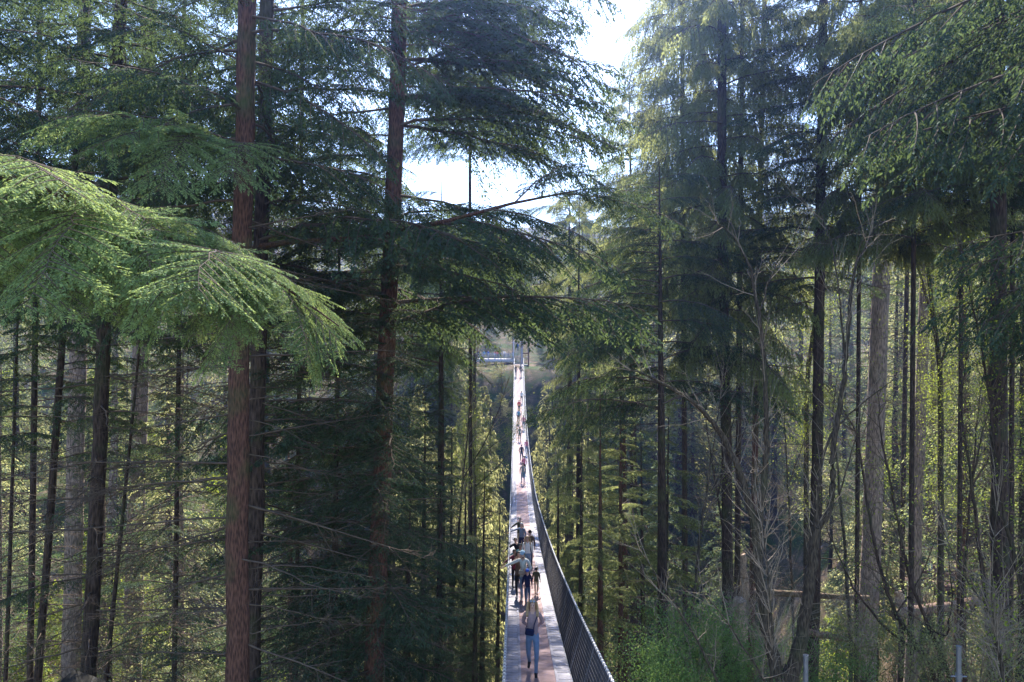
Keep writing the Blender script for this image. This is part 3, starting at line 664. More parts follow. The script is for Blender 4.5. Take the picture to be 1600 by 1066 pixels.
stem_tree('alder_tree', 'tall thin sapling with small yellow-green leaves below the thickest fir', [
    [(1490, 1080, .05), (1478, 1040, .045), (1450, 980, .04), (1418, 900, .035), (1406, 830, .03), (1392, 760, .024), (1380, 700, .018), (1372, 620, .008)],
    [(1450, 980, .025), (1480, 1000, .02), (1490, 930, .014), (1476, 850, .008)]], 16, 'bark_dark', twigs=3.5, leaf=1, seed=6)
stem_tree('vine_maple', 'pale many-stemmed bare shrub at the lower right edge', [
    [(1572, 1085, .045), (1560, 1010, .04), (1555, 970, .035)], [(1555, 970, .028), (1520, 920, .02), (1490, 870, .012), (1470, 820, .006)],
    [(1555, 970, .025), (1590, 930, .02), (1640, 900, .01)], [(1555, 970, .02), (1548, 880, .014), (1560, 780, .007)]], 14, 'bark_maple', twigs=6, leaf=1, seed=7)
stem_tree('alder_tree', 'long straight dark sapling near the right edge', [
    [(1612, 1000, .05), (1590, 900, .04), (1568, 800, .034), (1556, 700, .028), (1544, 600, .022), (1520, 480, .014), (1500, 380, .006)],
    [(1568, 800, .02), (1560, 640, .014), (1590, 520, .006)]], 15, 'bark_dark', twigs=3.2, leaf=2, seed=8)
stem_tree('alder_tree', 'two slim pale stems rising right of the leafy shrub', [
    [(1205, 1085, .035), (1208, 1000, .03), (1200, 900, .02), (1190, 800, .008)], [(1130, 1085, .03), (1090, 1000, .02), (1040, 920, .015), (1000, 860, .006)],
    [(1205, 1080, .02), (1150, 990, .014), (1100, 930, .006)]], 14, 'bark_maple', twigs=4, leaf=0, seed=9)
for j, (x0, x1, d, lab) in enumerate([(1075, 1120, 26, 'bare grey forked sapling behind the leafy shrub'), (1155, 1100, 30, 'slanting bare sapling behind the forked maple'),
        (1330, 1300, 24, 'dark bare sapling between the forks and the thickest fir'), (1500, 1528, 25, 'bare sapling in front of the boardwalk'), (1240, 1225, 34, 'bare sapling framed by the maple fork'),
        (1545, 1500, 21, 'arching sapling with lime leaves near the boardwalk'), (705, 735, 34, 'bare sapling left of the bridge among blue-green trees')]):
    y0 = 1000 - j * 5
    stem_tree('alder_tree', lab, [[(x0, y0, .07), (x0 * .7 + x1 * .3, y0 - 110, .055), (x0 * .4 + x1 * .6, y0 - 220, .04), (x1, y0 - 340, .02), (x1 + 12, y0 - 430, .008)],
        [(x0 * .4 + x1 * .6, y0 - 220, .03), (x1 + 35, y0 - 300, .02), (x1 + 60, y0 - 380, .008)]], d, 'bark_dark' if j % 2 else 'bark_maple', twigs=3.0, leaf=1 if j != 4 else 0, seed=20 + j, tl=1.5)
# leafing maples at the right, behind
for j, (x0, x1, d, lab) in enumerate([(1470, 1420, 31, 'yellow-green leafing maple beside the thickest fir'), (1560, 1575, 28, 'yellow-green leafing maple at the right edge'),
        (1260, 1330, 36, 'high maple with pale pink-green buds behind the dark slender trunk'), (742, 738, 60, 'bright yellow-green maple left of the bridge in the ravine')]):
    y0 = 760 if j < 3 else 800; tall = 620 if j < 3 else 130
    stem_tree('maple_tree', lab, [[(x0, y0, .13), (x0, y0 - tall * .3, .11), (x0 * .5 + x1 * .5, y0 - tall * .6, .08), (x1, y0 - tall, .02)],
        [(x0, y0 - tall * .3, .06), (x0 + 45, y0 - tall * .6, .04), (x0 + 60, y0 - tall * .9, .01)],
        [(x0 * .8 + x1 * .2, y0 - tall * .4, .06), (x0 - 60, y0 - tall * .7, .04), (x0 - 80, y0 - tall, .01)],
        [(x0 * .5 + x1 * .5, y0 - tall * .6, .05), (x1 + 40, y0 - tall * .85, .03), (x1 + 75, y0 - tall * 1.02, .01)]], d, 'bark_maple', twigs=5, leaf=20, seed=40 + j, tl=2.2)

# ------------------------------------------------------------------ background trees: trunk + crown, shared meshes
def crown_mesh(name, seed, H, Rm, mat, n_b=90, per=46, leaf=.34, droop=.5, base=.22, hang=.5):
    g = np.random.default_rng(seed); mb = MB(); P_, D_, N_ = [], [], []
    wood = MB()
    for i in range(n_b):
        h = base + (1 - base) * (i + g.uniform(0, 1)) / n_b
        prof = min(1, (1.02 - h) / .55) ** .8 * (0.65 + .35 * min(1, (h - base) / .15))
        l = Rm * prof * g.uniform(.45, 1.15); az = i * 2.399 + g.normal(0, .5)
        dr = droop * g.uniform(.4, 1.3); u = np.sqrt(g.uniform(.03, 1, per)); side = g.normal(0, .27, per) * (1.15 - u)
        ca, sa = math.cos(az), math.sin(az)
        x = u * l; y = side * l * 1.1; z = h * H + (.15 * u - dr * u ** 2) * l - np.abs(g.normal(0, .12, per)) * hang * l
        P_.append(np.stack([x * ca - y * sa, x * sa + y * ca, z], 1))
        ang = az + np.sign(side) * g.uniform(.2, 1.1, per)
        D_.append(np.stack([np.cos(ang), np.sin(ang), -g.uniform(.1, .9, per) * (.6 + hang)], 1))
        N_.append(np.stack([g.normal(0, .4, per), g.normal(0, .4, per), np.ones(per)], 1))
        q = np.linspace(0, 1, 4)
        wood.tube(np.stack([q * l * ca, q * l * sa, h * H + (.15 * q - dr * q ** 2) * l], 1), .035 * (1.1 - q), 3, 1, cap=False)
    p, d, n = map(np.concatenate, (P_, D_, N_)); k = len(p)
    mb.leaves(p, d, n, leaf * g.uniform(.5, 1.4, k), leaf * .2 * g.uniform(.6, 1.4, k), 0)
    off = mb.n
    for v, f in zip(wood.v, wood.f):
        mb.v.append(v); mb.f.append(f + off); mb.mi.append(np.full(len(f), 1))
    return mb.mesh(name, [M[mat], M['twig']])
def trunk_mesh(name, seed, H, r, mat):
    g = np.random.default_rng(seed); z = np.linspace(0, 1, 14); mb = MB()
    pts = np.stack([np.cumsum(g.normal(0, .05, 14)), np.cumsum(g.normal(0, .05, 14)), z * H], 1); pts[0, :2] = 0
    mb.tube(pts, r * (1.1 - z), 8, noise=.05, r=g)
    for _ in range(34):
        h = g.uniform(.08, .5); az = g.uniform(0, 6.28); l = g.uniform(.6, 2.2); q = np.linspace(0, 1, 3)
        mb.tube(np.stack([q * l * math.cos(az), q * l * math.sin(az), h * H - .12 * q * l + 0 * q], 1), .03 * (1.15 - q), 3, cap=False)
    return mb.mesh(name, [M[mat]], smooth=True)

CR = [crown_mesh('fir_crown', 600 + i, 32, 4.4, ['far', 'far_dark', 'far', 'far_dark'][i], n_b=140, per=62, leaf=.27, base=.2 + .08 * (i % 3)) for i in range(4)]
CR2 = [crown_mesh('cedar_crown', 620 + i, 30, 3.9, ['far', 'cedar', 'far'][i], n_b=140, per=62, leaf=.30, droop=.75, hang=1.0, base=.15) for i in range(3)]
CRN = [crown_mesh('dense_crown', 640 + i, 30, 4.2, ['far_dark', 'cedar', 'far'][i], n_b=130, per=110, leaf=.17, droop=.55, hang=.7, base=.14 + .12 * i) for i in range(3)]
BR = [crown_mesh('leafy_crown', 660 + i, 15, 4.6, ['maple', 'far'][i], n_b=110, per=90, leaf=.24, droop=.1, hang=.9, base=.25) for i in range(2)]
TR = [trunk_mesh('fir_trunk', 700 + i, 31, .36, ['bark_fir', 'bark_red', 'bark_dark'][i]) for i in range(3)]
TRB = trunk_mesh('leafy_trunk', 710, 14, .2, 'bark_maple')

def far_tree(x, y, H, label, group, crown, trunk, name='fir_tree', base_h=32., z=None, w=1.0):
    z = float(ground(x, y)) - .2 if z is None else z
    k = H / base_h; a = random.uniform(0, 6.28)
    if y > 130:
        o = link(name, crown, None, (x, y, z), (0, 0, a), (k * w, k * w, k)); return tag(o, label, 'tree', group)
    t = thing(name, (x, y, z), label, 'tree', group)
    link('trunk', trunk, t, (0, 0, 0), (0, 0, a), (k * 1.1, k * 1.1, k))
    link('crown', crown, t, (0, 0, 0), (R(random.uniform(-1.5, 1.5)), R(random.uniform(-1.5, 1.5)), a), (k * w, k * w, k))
    return t

def top_limit(px):
    """Highest pixel row (photograph) the background crowns may reach, to keep its two sky gaps."""
    if 860 < px < 975: return 150
    if 625 < px < 850: return 335
    if 975 <= px < 1040: return 40
    if 540 < px <= 625: return 150
    return -260

rr = random.Random(5)
placed = []
def try_place(y0, y1, n, kind):
    c = 0
    for _ in range(n * 12):
        if c >= n: break
        y = rr.uniform(y0, y1); x = rr.uniform(-.78, .78) * y
        if abs(x - bridge_x(y)) < 4.5 + (3 if y > 110 else 0) and y < 158: continue
        if y < 155 and y > 132 and -9 < x < 6: continue
        if any((x - a) ** 2 + (y - b) ** 2 < (2.6 if y < 90 else 3.4) ** 2 for a, b in placed): continue
        px = 800 + F * x / y; gz = float(ground(x, y))
        hw = 3.4 * F / y                                   # crown half width in pixels
        lim = max(top_limit(px), top_limit(px - hw * .6), top_limit(px + hw * .6))
        H = rr.uniform(26, 40) if px > 840 else rr.uniform(18, 34); ztop = px_z(lim, y)
        if gz + H > ztop:
            H = ztop - gz - rr.uniform(0, 3)
            if H < 7: continue
        # keep the ravine and the path people visible
        if 1400 < px < 1500 and 30 < y < 62: continue
        if 1000 < px < 1380 and y < 47: continue
        placed.append((x, y)); c += 1
        kind(x, y, H, px)
def mid(x, y, H, px):
    side = 'left' if px < 560 else ('ravine' if px < 900 else 'right')
    lab = {'left': 'conifer in the sunlit wood seen between the left trunks', 'ravine': 'conifer rising out of the ravine beside the bridge',
           'right': 'conifer in the middle of the wood right of the bridge'}[side]
    cr = rr.choice(CRN); far_tree(x, y, H, lab, lab.replace('conifer', 'conifers'), cr, rr.choice(TR), base_h=30 if H > 20 else 32, w=1.0 if H > 16 else 1.5)
def farr(x, y, H, px):
    side = 'left' if px < 640 else 'right'
    lab = 'distant hazy conifer on the far bank, %s of the platform' % side
    far_tree(x, y, H, lab, lab.replace('conifer', 'conifers'), rr.choice(CR + CR2), rr.choice(TR), w=1.15 if H > 16 else 1.7)
def broad(x, y, H, px):
    far_tree(x, y, min(H, rr.uniform(11, 17)), 'low bright green leafing tree in the background wood', 'low leafing trees in the background wood', rr.choice(BR), TRB, 'leafy_tree', 15.)
try_place(38, 43, 11, mid)
try_place(66, 72, 20, mid)
try_place(45, 58, 16, broad)
try_place(76, 90, 22, broad)
for k_ in range(34):
    lf = k_ < 18; y = rr.uniform(33, 52); px = rr.uniform(20, 560) if lf else rr.uniform(1040, 1580)
    if 1395 < px < 1500 and y < 60: continue
    x = (px - 800) / F * y; far_tree(x, y, rr.uniform(3.5, 7.5), 'small lime green sapling in the sunny undergrowth at lower ' + ('left' if lf else 'right'), 'lime green saplings at lower ' + ('left' if lf else 'right'), BR[k_ % 2], TRB, 'leafy_sapling', 15., w=1.1)
try_place(98, 106, 30, farr)
try_place(126, 136, 30, farr)
try_place(140, 215, 90, farr)
try_place(215, 330, 110, farr)
try_place(136, 170, 14, broad)
for k_ in range(46):
    y = rr.uniform(106, 139); x = rr.choice((-1, 1)) * rr.uniform(4.5, 34) + 1.2; px = 800 + F * x / y; g0 = float(ground(x, y))
    zt = px_z(566 + rr.uniform(0, 50), y) if 715 < px < 880 else px_z(rr.uniform(400, 540), y)
    if zt - g0 > 5: far_tree(x, y, zt - g0, 'small tree on the steep far slope beneath the platform', 'small trees on the steep far slope', rr.choice(CR2 + CR[:1] + BR[1:]), TR[1], w=1.3)
for k_ in range(60):
    y = rr.uniform(120, 140.5); x = rr.choice((-1, -1, 1)) * rr.uniform(2.4, 15) + 1.2; g0 = float(ground(x, y)); h_ = rr.uniform(3.2, 6.5)
    h_ = min(h_, px_z(563, y) - g0) if -10 < x < 4 else h_
    if h_ > 1.6: far_tree(x, y, h_, 'leafy bush on the steep far slope beneath the platform', 'leafy bushes on the steep far slope', BR[1] if k_ % 3 else BR[0], TRB, 'leafy_bush', 15., w=1.4)
for k_ in range(16):
    x = -16 + 2.1 * k_ + rr.uniform(-.7, .7); y = rr.uniform(150, 158); far_tree(x, y, rr.uniform(7, 10), 'dark conifer standing close behind the far platform', 'dark conifers behind the far platform', CRN[0], TR[2], base_h=30, w=1.4)
for k_ in range(10):
    x = rr.choice((-1, 1)) * rr.uniform(3.2, 8) + 1.1; y = rr.uniform(96, 124); g0 = float(ground(x, y)); far_tree(x, y, px_z(rr.uniform(600, 690), y) - g0, 'conifer rising beside the far half of the bridge', 'conifers beside the far half of the bridge', rr.choice(CRN + CR), TR[2], base_h=30, w=.8)
for x, y, zt, k in [(-3.6, 62, -8.5, 0), (-6.5, 72, -8, 1), (-5.2, 88, -7, 0), (4.6, 66, -11, 0), (-9, 60, -11, 1), (6.5, 78, -9, 1), (-4.4, 104, -6, 0), (5, 100, -7, 0), (-11, 90, -5, 0), (9, 92, -6, 1)]:
    g0 = float(ground(x, y)); far_tree(x, y, zt - g0, 'bright leafing tree growing up from the ravine beside the bridge', 'leafing trees in the ravine', BR[1], TRB, 'leafy_tree', 15., w=.42)

# ------------------------------------------------------------------ shrubs, ferns, logs
def shrub_mesh(name, seed, rad, h, n, leaf, mat, stems=14):
    g = np.random.default_rng(seed); mb = MB()
    c = g.normal(0, 1, (26, 3)) * [rad * .5, rad * .5, 0] + [0, 0, 0]; c[:, 2] = g.uniform(.2, 1, 26) * h
    k = g.integers(0, 26, n); p = c[k] + g.normal(0, 1, (n, 3)) * [rad * .2, rad * .2, h * .12]; p[:, 2] = np.abs(p[:, 2])
    mb.leaves(p, g.normal(0, 1, (n, 3)) + [0, 0, -.2], g.normal(0, .45, (n, 3)) + [0, 0, 1], leaf * g.uniform(.6, 1.4, n), leaf * .3 * g.uniform(.7, 1.3, n), 0)
    off = mb.n; w = MB()
    for i in range(stems):
        e = c[i]; q = np.linspace(0, 1, 5)[:, None]
        w.tube(e * q * [1, 1, 1] + g.normal(0, .05, (5, 3)) * q + [0, 0, 0], .016 * (1.1 - q[:, 0]), 4, 1, cap=False)
    for v, f in zip(w.v, w.f):
        mb.v.append(v); mb.f.append(f + off); mb.mi.append(np.full(len(f), 1))
    return mb.mesh(name, [M[mat], M['twig']])
SH = [shrub_mesh('shrub_foliage', 800 + i, 1.5, 2.4, 5200, .075, 'shrub') for i in range(3)]
SHL = [shrub_mesh('lime_foliage', 810 + i, 1.5, 2.2, 2600, .085, ['maple', 'far'][i]) for i in range(2)]
FERN = shrub_mesh('fern_foliage', 830, 1.2, .8, 1400, .22, 'shrub', 3)
def twig_shrub(name, seed):
    g = np.random.default_rng(seed); mb = MB()
    for _ in range(16):
        a = g.uniform(0, 6.28); l = g.uniform(1.4, 3.4); q = np.linspace(0, 1, 7)[:, None]
        d = np.array([math.cos(a) * g.uniform(.2, .8), math.sin(a) * g.uniform(.2, .8), 1]); 
        c = d * q * l * .8 + np.cumsum(g.normal(0, .04, (7, 3)), axis=0) * q
        mb.tube(c, .013 * (1.1 - q[:, 0]) + .002, 4, cap=False)
        for _ in range(9):
            i = g.integers(2, 7); dd = d + g.normal(0, .7, 3); l2 = g.uniform(.2, .8); b = c[i]
            mb.tube(np.array([b, b + dd * l2 * .5 + g.normal(0, .03, 3), b + dd * l2]), [.006, .0045, .002], 3, cap=False)
    return mb.mesh(name, [M['twig_pale']])
TW = [twig_shrub('bare_stems', 840 + i) for i in range(3)]
def put_shrub(px, py, d, me, s, label, group=None, name='shrub', zoff=0.0):
    p = P(px, py, d); z = float(ground(p.x, p.y)) if zoff is None else p.z
    o = link(name, me, None, (p.x, p.y, z), (0, 0, random.uniform(0, 6.28)), (s, s, s)); tag(o, label, 'shrub', group)
# mound of leafy shrubs by the railing stands on the near bank: knoll under it
def knoll(px, d, ztop, r, label):
    p = P(px, 533, d); g = np.random.default_rng(int(px)); n = 18; mb = MB(); z0 = float(ground(p.x, p.y)) - .3
    a = np.linspace(0, 2 * np.pi, n, endpoint=False); rings = []
    for u in np.linspace(0, 1, 8):
        h = z0 + (ztop - z0) * (1 - u ** 1.6); rings.append(np.stack([p.x + r * (u * 1.3 + .02) * np.cos(a), p.y + r * (u * 1.3 + .02) * np.sin(a), np.full(n, h)], 1) + g.normal(0, .08, (n, 3)))
    v = np.concatenate(rings); i = np.arange(7)[:, None] * n; j = np.arange(n)[None]; j2 = (j + 1) % n
    mb.add(v, np.stack([i + j, i + n + j, i + n + j2, i + j2], -1).reshape(-1, 4)); mb.add(np.vstack([v[:n], [[p.x, p.y, ztop + .05]]]), [[q, (q + 1) % n, n, n] for q in range(n)])
    o = mb.build('bank_mound', bpy.data.materials['forest_floor'], smooth=True); o['kind'] = 'structure'
knoll(1085, 18, -9.6, 2.0, ''); knoll(1330, 17, -9.6, 4.0, '')
for px, py, d, s, lab in [(1022, 1085, 16.5, .62, 'bright green leafy shrub against the right railing'), (1075, 1062, 18, .8, 'largest bright green leafy shrub in the lower right'),
                          (1125, 1050, 18, .65, 'leafy shrub right of the largest green shrub'), (1052, 1120, 15.5, .6, 'green shrub cut by the bottom edge near the railing'),
                          (1150, 1085, 16, .6, 'low leafy shrub at the foot of the forked maple'), (1290, 1085, 16, .5, 'low green shrub behind the first grey post')]:
    put_shrub(px, py + 12, d, SH[random.randrange(3)], s, lab)
for px, py, d, s, lab in [(1350, 1070, 17, .7, 'lime green bush between the two grey posts'), (1460, 1080, 15.5, .6, 'lime green bush beside the second grey post'),
                          (1570, 1090, 16, .7, 'lime green bush in the bottom right corner')]:
    put_shrub(px, py, d, SHL[random.randrange(2)], s, lab)
for k_ in range(120):
    d = rr.uniform(24, 85); x = rr.uniform(.16, .78) * d if k_ % 2 else -rr.uniform(.14, .76) * d
    z = float(ground(x, d)); me = rr.choice(TW + TW + TW + SHL + SH[:1])
    nm = 'bare pale twiggy shrub on the forest floor' if me in TW else 'small green shrub on the forest floor'
    o = link('shrub', me, None, (x, d, z), (0, 0, rr.uniform(0, 6)), (1.1,) * 3); tag(o, nm, 'shrub', nm.replace('shrub', 'shrubs'))
for px, py, d in [(1090, 1060, 17), (1180, 1030, 20), (1420, 1050, 17), (1530, 1060, 16), (1240, 1060, 17), (1120, 980, 23), (1160, 960, 24), (1340, 990, 22), (1580, 1010, 18)]:
    o = link('shrub', rr.choice(TW), None, P(px, py + 25, d), (0, 0, rr.uniform(0, 6)), (.8,) * 3)
    tag(o, 'bare pale twiggy shrub in the lower right', 'shrub', 'bare pale twiggy shrubs in the lower right')
# ground cover: one object of fern and salal leaves
g_ = np.random.default_rng(77); n = 52000
yy = 20 + 110 * g_.uniform(0, 1, n) ** 1.5; xx = g_.uniform(-.8, .8, n) * yy
cl = np.sin(xx * .45 + 1) * np.cos(yy * .38) + .6 * np.sin(xx * 1.3 + yy); keep = cl > -.25; xx, yy = xx[keep], yy[keep]; n = len(xx)
zz = ground(xx, yy) + g_.uniform(.02, .55, n); mbg = MB()
mbg.leaves(np.stack([xx, yy, zz], 1), np.stack([g_.normal(0, 1, n), g_.normal(0, 1, n), g_.uniform(-.3, .7, n)], 1), g_.normal(0, .4, (n, 3)) + [0, 0, 1], g_.uniform(.14, .42, n), g_.uniform(.03, .09, n))
o = mbg.build('ground_cover', M['far']); tag(o, 'low ferns and leafy ground cover on the forest floor', 'ground cover', kind='stuff')

def log_thing(a, b, r, label, mat='log', cat='log', name='fallen_log'):
    base = (a + b) / 2; g = np.random.default_rng(abs(int(a.x * 10)) + 5); q = np.linspace(0, 1, 9)[:, None]
    pts = np.array(a - base) * (1 - q) + np.array(b - base) * q + g.normal(0, r * .12, (9, 3)); mb = MB(); mb.tube(pts, r * (1 - .25 * q[:, 0]), 11, noise=.07, r=g)
    o = mb.build(name, M[mat], None, True, base); tag(o, label, cat)
def on_ground(px, py_guess, d, up=0.3):
    p = P(px, py_guess, d); p.z = float(ground(p.x, p.y)) + up; return p
log_thing(on_ground(1480, 900, 50), on_ground(1620, 900, 46), .5, 'big brown fallen log below the boardwalk at right')
log_thing(P(1400, 962, 36), P(1560, 935, 40), .28, 'long fallen log leading towards the boardwalk')
log_thing(P(1180, 925, 33), P(1360, 935, 31), .14, 'thin straight fallen trunk lying behind the forked maple')
log_thing(P(1240, 985, 25), P(1330, 1000, 24), .12, 'short mossy log behind the first grey post')
log_thing(P(1154, 1030, 24), P(1158, 940, 24), .27, 'broken sunlit orange-brown stump left of the forked maple', 'snag', 'stump', 'stump')
log_thing(P(1163, 935, 40), P(1160, 866, 40), .25, 'tall pale snag behind the forked maple', 'snag', 'stump', 'stump')
log_thing(P(1406, 945, 38), P(1404, 925, 38), .25, 'small pale stump before the boardwalk', 'snag', 'stump', 'stump')

# ------------------------------------------------------------------ suspension bridge
Y0, Y1, HW = 9.0, 141.0, 0.8
br = thing('suspension_bridge', (bridge_x(Y0), Y0, bridge_z(Y0)), 'long narrow suspension footbridge with dark netting sides crossing the ravine', 'bridge')
ob = Vector(br.location)
def slope(y): return 0.0032 * (y - 70)
def bhead(y): return 0.0014 + 0.00005 * y
pm = MB(); pm.box((0, 0, 0), (HW * 2, .285, .05)); plank_me = None
def bevbox(name, size, mat, bev=.006):
    bm = bmesh.new(); bmesh.ops.create_cube(bm, size=1); bmesh.ops.scale(bm, vec=size, verts=bm.verts)
    bmesh.ops.bevel(bm, geom=bm.edges[:], offset=bev, segments=1, affect='EDGES'); me = bpy.data.meshes.new(name); bm.to_mesh(me); bm.free(); me.materials.append(mat); return me
SX = .36                                     # width of the plank strip beside the mat
plank_me = bevbox('plank', (SX, .285, .045), M['wood_gray']); mat_me = bevbox('mat_section', (2 * HW - 2 * SX - .03, 1.19, .03), M['mat'], .004)
trim_me = bevbox('trim_board', (.07, 1.19, .06), M['wood_gray'], .004); beam_me = bevbox('cross_beam', (HW * 2 + .1, .1, .09), M['cedarwood'])
Rn = random.Random(3)
def deck_rot(y): return (math.atan(slope(y)), 0, -math.atan(bhead(y)))
y = Y0 + .15; cnt = 0; rest = MB()
while y < Y1:
    c = Vector((bridge_x(y), y, bridge_z(y)))
    for sx in (-1, 1):
        p = c + Vector((sx * (HW - SX / 2), 0, Rn.uniform(-.004, .004)))
        if cnt < 300:
            link('plank', plank_me, br, p - ob, deck_rot(y)); cnt += 1
        else:
            rest.box(p - ob, (SX, .29, .045), Euler(deck_rot(y)))
    y += .3
rest.build('far_planks', M['wood_gray'], br)['kind'] = 'stuff'
y = Y0 + .6
while y < Y1:
    c = Vector((bridge_x(y), y, bridge_z(y)))
    link('mat_section', mat_me, br, c + Vector((0, 0, .01)) - ob, deck_rot(y))
    link('cross_beam', beam_me, br, c + Vector((0, 0, -.07)) - ob, deck_rot(y))
    for sx in (-1, 1):
        link('trim_board', trim_me, br, c + Vector((sx * (HW - SX + .012), 0, .014)) - ob, deck_rot(y))
    y += 1.2
HR = 1.22
def rail_top(y, sx):
    fl = (.30 * (1 - min(1, (y - 12) / 40)) + .10) if sx > 0 else -.05 + .06 * min(1, (y - 12) / 40)
    return Vector((bridge_x(y) + sx * (HW + .03) + sx * fl, y, bridge_z(y) + HR))
def rail_bot(y, sx): return Vector((bridge_x(y) + sx * (HW + .03), y, bridge_z(y) - .05))
for sx in (-1, 1):
    ys = np.linspace(Y0, Y1, 90)
    mb = MB(); mb.tube([list(rail_top(q, sx) - ob) for q in ys], .024, 7); mb.build('handrail_cable', M['steel'], br, True)
    mb = MB(); mb.tube([list(rail_bot(q, sx) - ob) for q in ys], .03, 6); mb.build('deck_cable', M['steel'], br, True)
    lash = MB(); y = Y0 + .1
    while y < 90:
        a = rail_top(y, sx); b = rail_top(y + .055, sx)
        lash.tube([list(a - ob), list(b - ob)], .036, 6); y += .24
    lash.build('cable_wrapping', M['lash'], br)['kind'] = 'stuff'
    y = Y0
    while y < Y1 - .1:
        ye = min(Y1, y + 2.4); mb = MB(); q = y + .03
        step = .032 if y < 40 else .09
        while q < ye:
            t = rail_top(q, sx) - ob; b = rail_bot(q, sx) - ob
            mb.tube([list(b), list((t + b) / 2 + Vector((sx * .012, 0, 0))), list(t)], .0065, 3, cap=False); q += step
        for h in np.linspace(.03, .97, 14):
            yy_ = np.linspace(y, ye, 4); mb.tube([list(rail_bot(v, sx).lerp(rail_top(v, sx), h) - ob) for v in yy_], .005, 3, cap=False)
        mb.build('netting_panel', M['rubber'], br)
        hb = MB(); hb.tube([list(rail_bot(y, sx) - ob), list(rail_top(y, sx) - ob)], .014, 5); hb.build('hanger', M['steel'], br)
        y += 2.4
# far landing and near anchorage
for (yc, lab) in ((Y0 - 1.6, 'anchor'), (Y1 + 2.2, 'far')):
    mb = MB(); zt = bridge_z(Y0 if lab == 'anchor' else Y1) - .08; gz = float(ground(bridge_x(yc), yc)) - 1
    mb.box((bridge_x(yc), yc, (zt + gz) / 2), (3.4, 3.2 if lab == 'anchor' else 4.2, zt - gz))
    o = mb.build('bridge_abutment', M['concrete']); tag(o, 'concrete abutment under the %s end of the footbridge' % ('near' if lab == 'anchor' else 'far'), 'abutment')

# far viewing platform with railing, stair and portal
zd = px_z(561, 144)
pf = thing('viewing_platform', (-3.4, 144, zd), 'pale timber viewing platform with railing at the far end of the bridge', 'platform')
mb = MB(); mb.box((0, 1.5, -.1), (7.6, 3.4, .16)); mb.build('floor', M['paintw'], pf)
mb = MB(); mb.box((0, -.15, -.42), (7.6, .14, .44)); mb.build('fascia', M['paintw'], pf)
for i in range(7):
    x = -3.7 + i * 1.22
    mb = MB(); mb.box((x, -.08, .55), (.12, .12, 1.25)); mb.build('post', M['paintw'], pf)
    mb = MB(); mb.box((x, 1.5, -4), (.22, .22, 7.6)); mb.build('pile', M['cedarwood'], pf)
    if i < 6:
        mb = MB(); mb.box((x + .61, -.08, 1.16), (1.1, .10, .07)); mb.box((x + .61, -.08, .15), (1.1, .06, .07))
        for k_ in range(9): mb.box((x + .13 + k_ * .12, -.08, .65), (.05, .03, .95))
        mb.build('railing_panel', M['paintw'], pf)
st = thing('staircase', (1.15, 143.4, bridge_z(141)), 'steep pale stair rising behind the far end of the bridge', 'stairs')
for i in range(16):
    mb = MB(); mb.box((0, .3 + i * .24, .12 + i * .26), (1.5, .28, .06)); mb.build('step', M['paintw'], st)
for sx in (-1, 1):
    mb = MB(); mb.tube([(sx * .82, 0, -.2), (sx * .82, 4.2, 4.4)], .10, 4); mb.build('stringer', M['paintw'], st)
    mb = MB(); mb.tube([(sx * .86, 0, .9), (sx * .86, 4.2, 5.4)], .06, 5)
    for i in range(6): mb.tube([(sx * .86, i * .8, i * .87 - .1), (sx * .86, i * .8, i * .87 + .95)], .05, 4)
    mb.build('handrail', M['paintw'], st)
    mb = MB(); mb.box((sx * .95, 4.5, 0), (.25, .25, 12)); mb.build('support_post', M['cedarwood'], st)
mb = MB(); mb.box((0, 4.9, 4.25), (2.4, 1.3, .12)); mb.build('landing', M['paintw'], st)
tw = thing('cable_tower', (2.6, 146.5, px_z(560, 146)), 'red-brown timber cable tower right of the far stair', 'tower')
for sx in (-1, 1):
    mb = MB(); mb.box((sx * .7, 0, .5), (.3, .3, 10)); mb.build('post', M['cedarwood'], tw)
for z in (-1.5, 1.0, 3.2, 5.3):
    mb = MB(); mb.box((0, -.02, z), (1.7, .22, .22)); mb.build('cross_beam', M['cedarwood'], tw)

# ------------------------------------------------------------------ small structures on the near bank
def post_thing(px, py, d, lab):
    p = P(px, py, d); t = thing('metal_post', (p.x, p.y, float(ground(p.x, p.y))), lab, 'post'); h = p.z - t.location.z
    mb = MB(); mb.tube([(0, 0, -.3), (0, 0, h)], .045, 14); mb.build('shaft', M['steel'], t, True)
    mb = MB(); mb.tube([(0, 0, h), (0, 0, h + .03)], .05, 14); mb.build('cap', M['steel'], t, True)
    dz = .52; mb = MB(); mb.tube([(0, 0, h - dz - .04), (0, 0, h - dz + .04)], .06, 14); mb.tube([(-.16, -.02, h - dz), (.16, .03, h - dz - .03)], .016, 6)
    mb.build('clamp', M['steel'], t, True)
post_thing(1259, 1026, 13.5, 'grey steel post just right of the forked maple base')
post_thing(1498, 1012, 13.5, 'darker grey steel post with pale clamp near the bottom right')
hut = P(115, 1046, 15)
h_ = thing('hut', (hut.x, hut.y, float(ground(hut.x, hut.y))), 'small hut whose grey pointed roof peeks in at the bottom left', 'hut'); hz = hut.z - h_.location.z
r_ = 1.9; rz = hz - 1.9
mb = MB(); v = [(-r_, -r_, rz), (r_, -r_, rz), (r_, r_, rz), (-r_, r_, rz), (0, 0, hz)]
mb.add(v, [[0, 1, 4, 4], [1, 2, 4, 4], [2, 3, 4, 4], [3, 0, 4, 4], [3, 2, 1, 0]]); mb.build('roof', M['roof'], h_)
for sx in (-1, 1):
    for sy in (-1, 1):
        mb = MB(); mb.box((sx * 1.5, sy * 1.5, rz / 2), (.14, .14, rz)); mb.build('post', M['cedarwood'], h_)
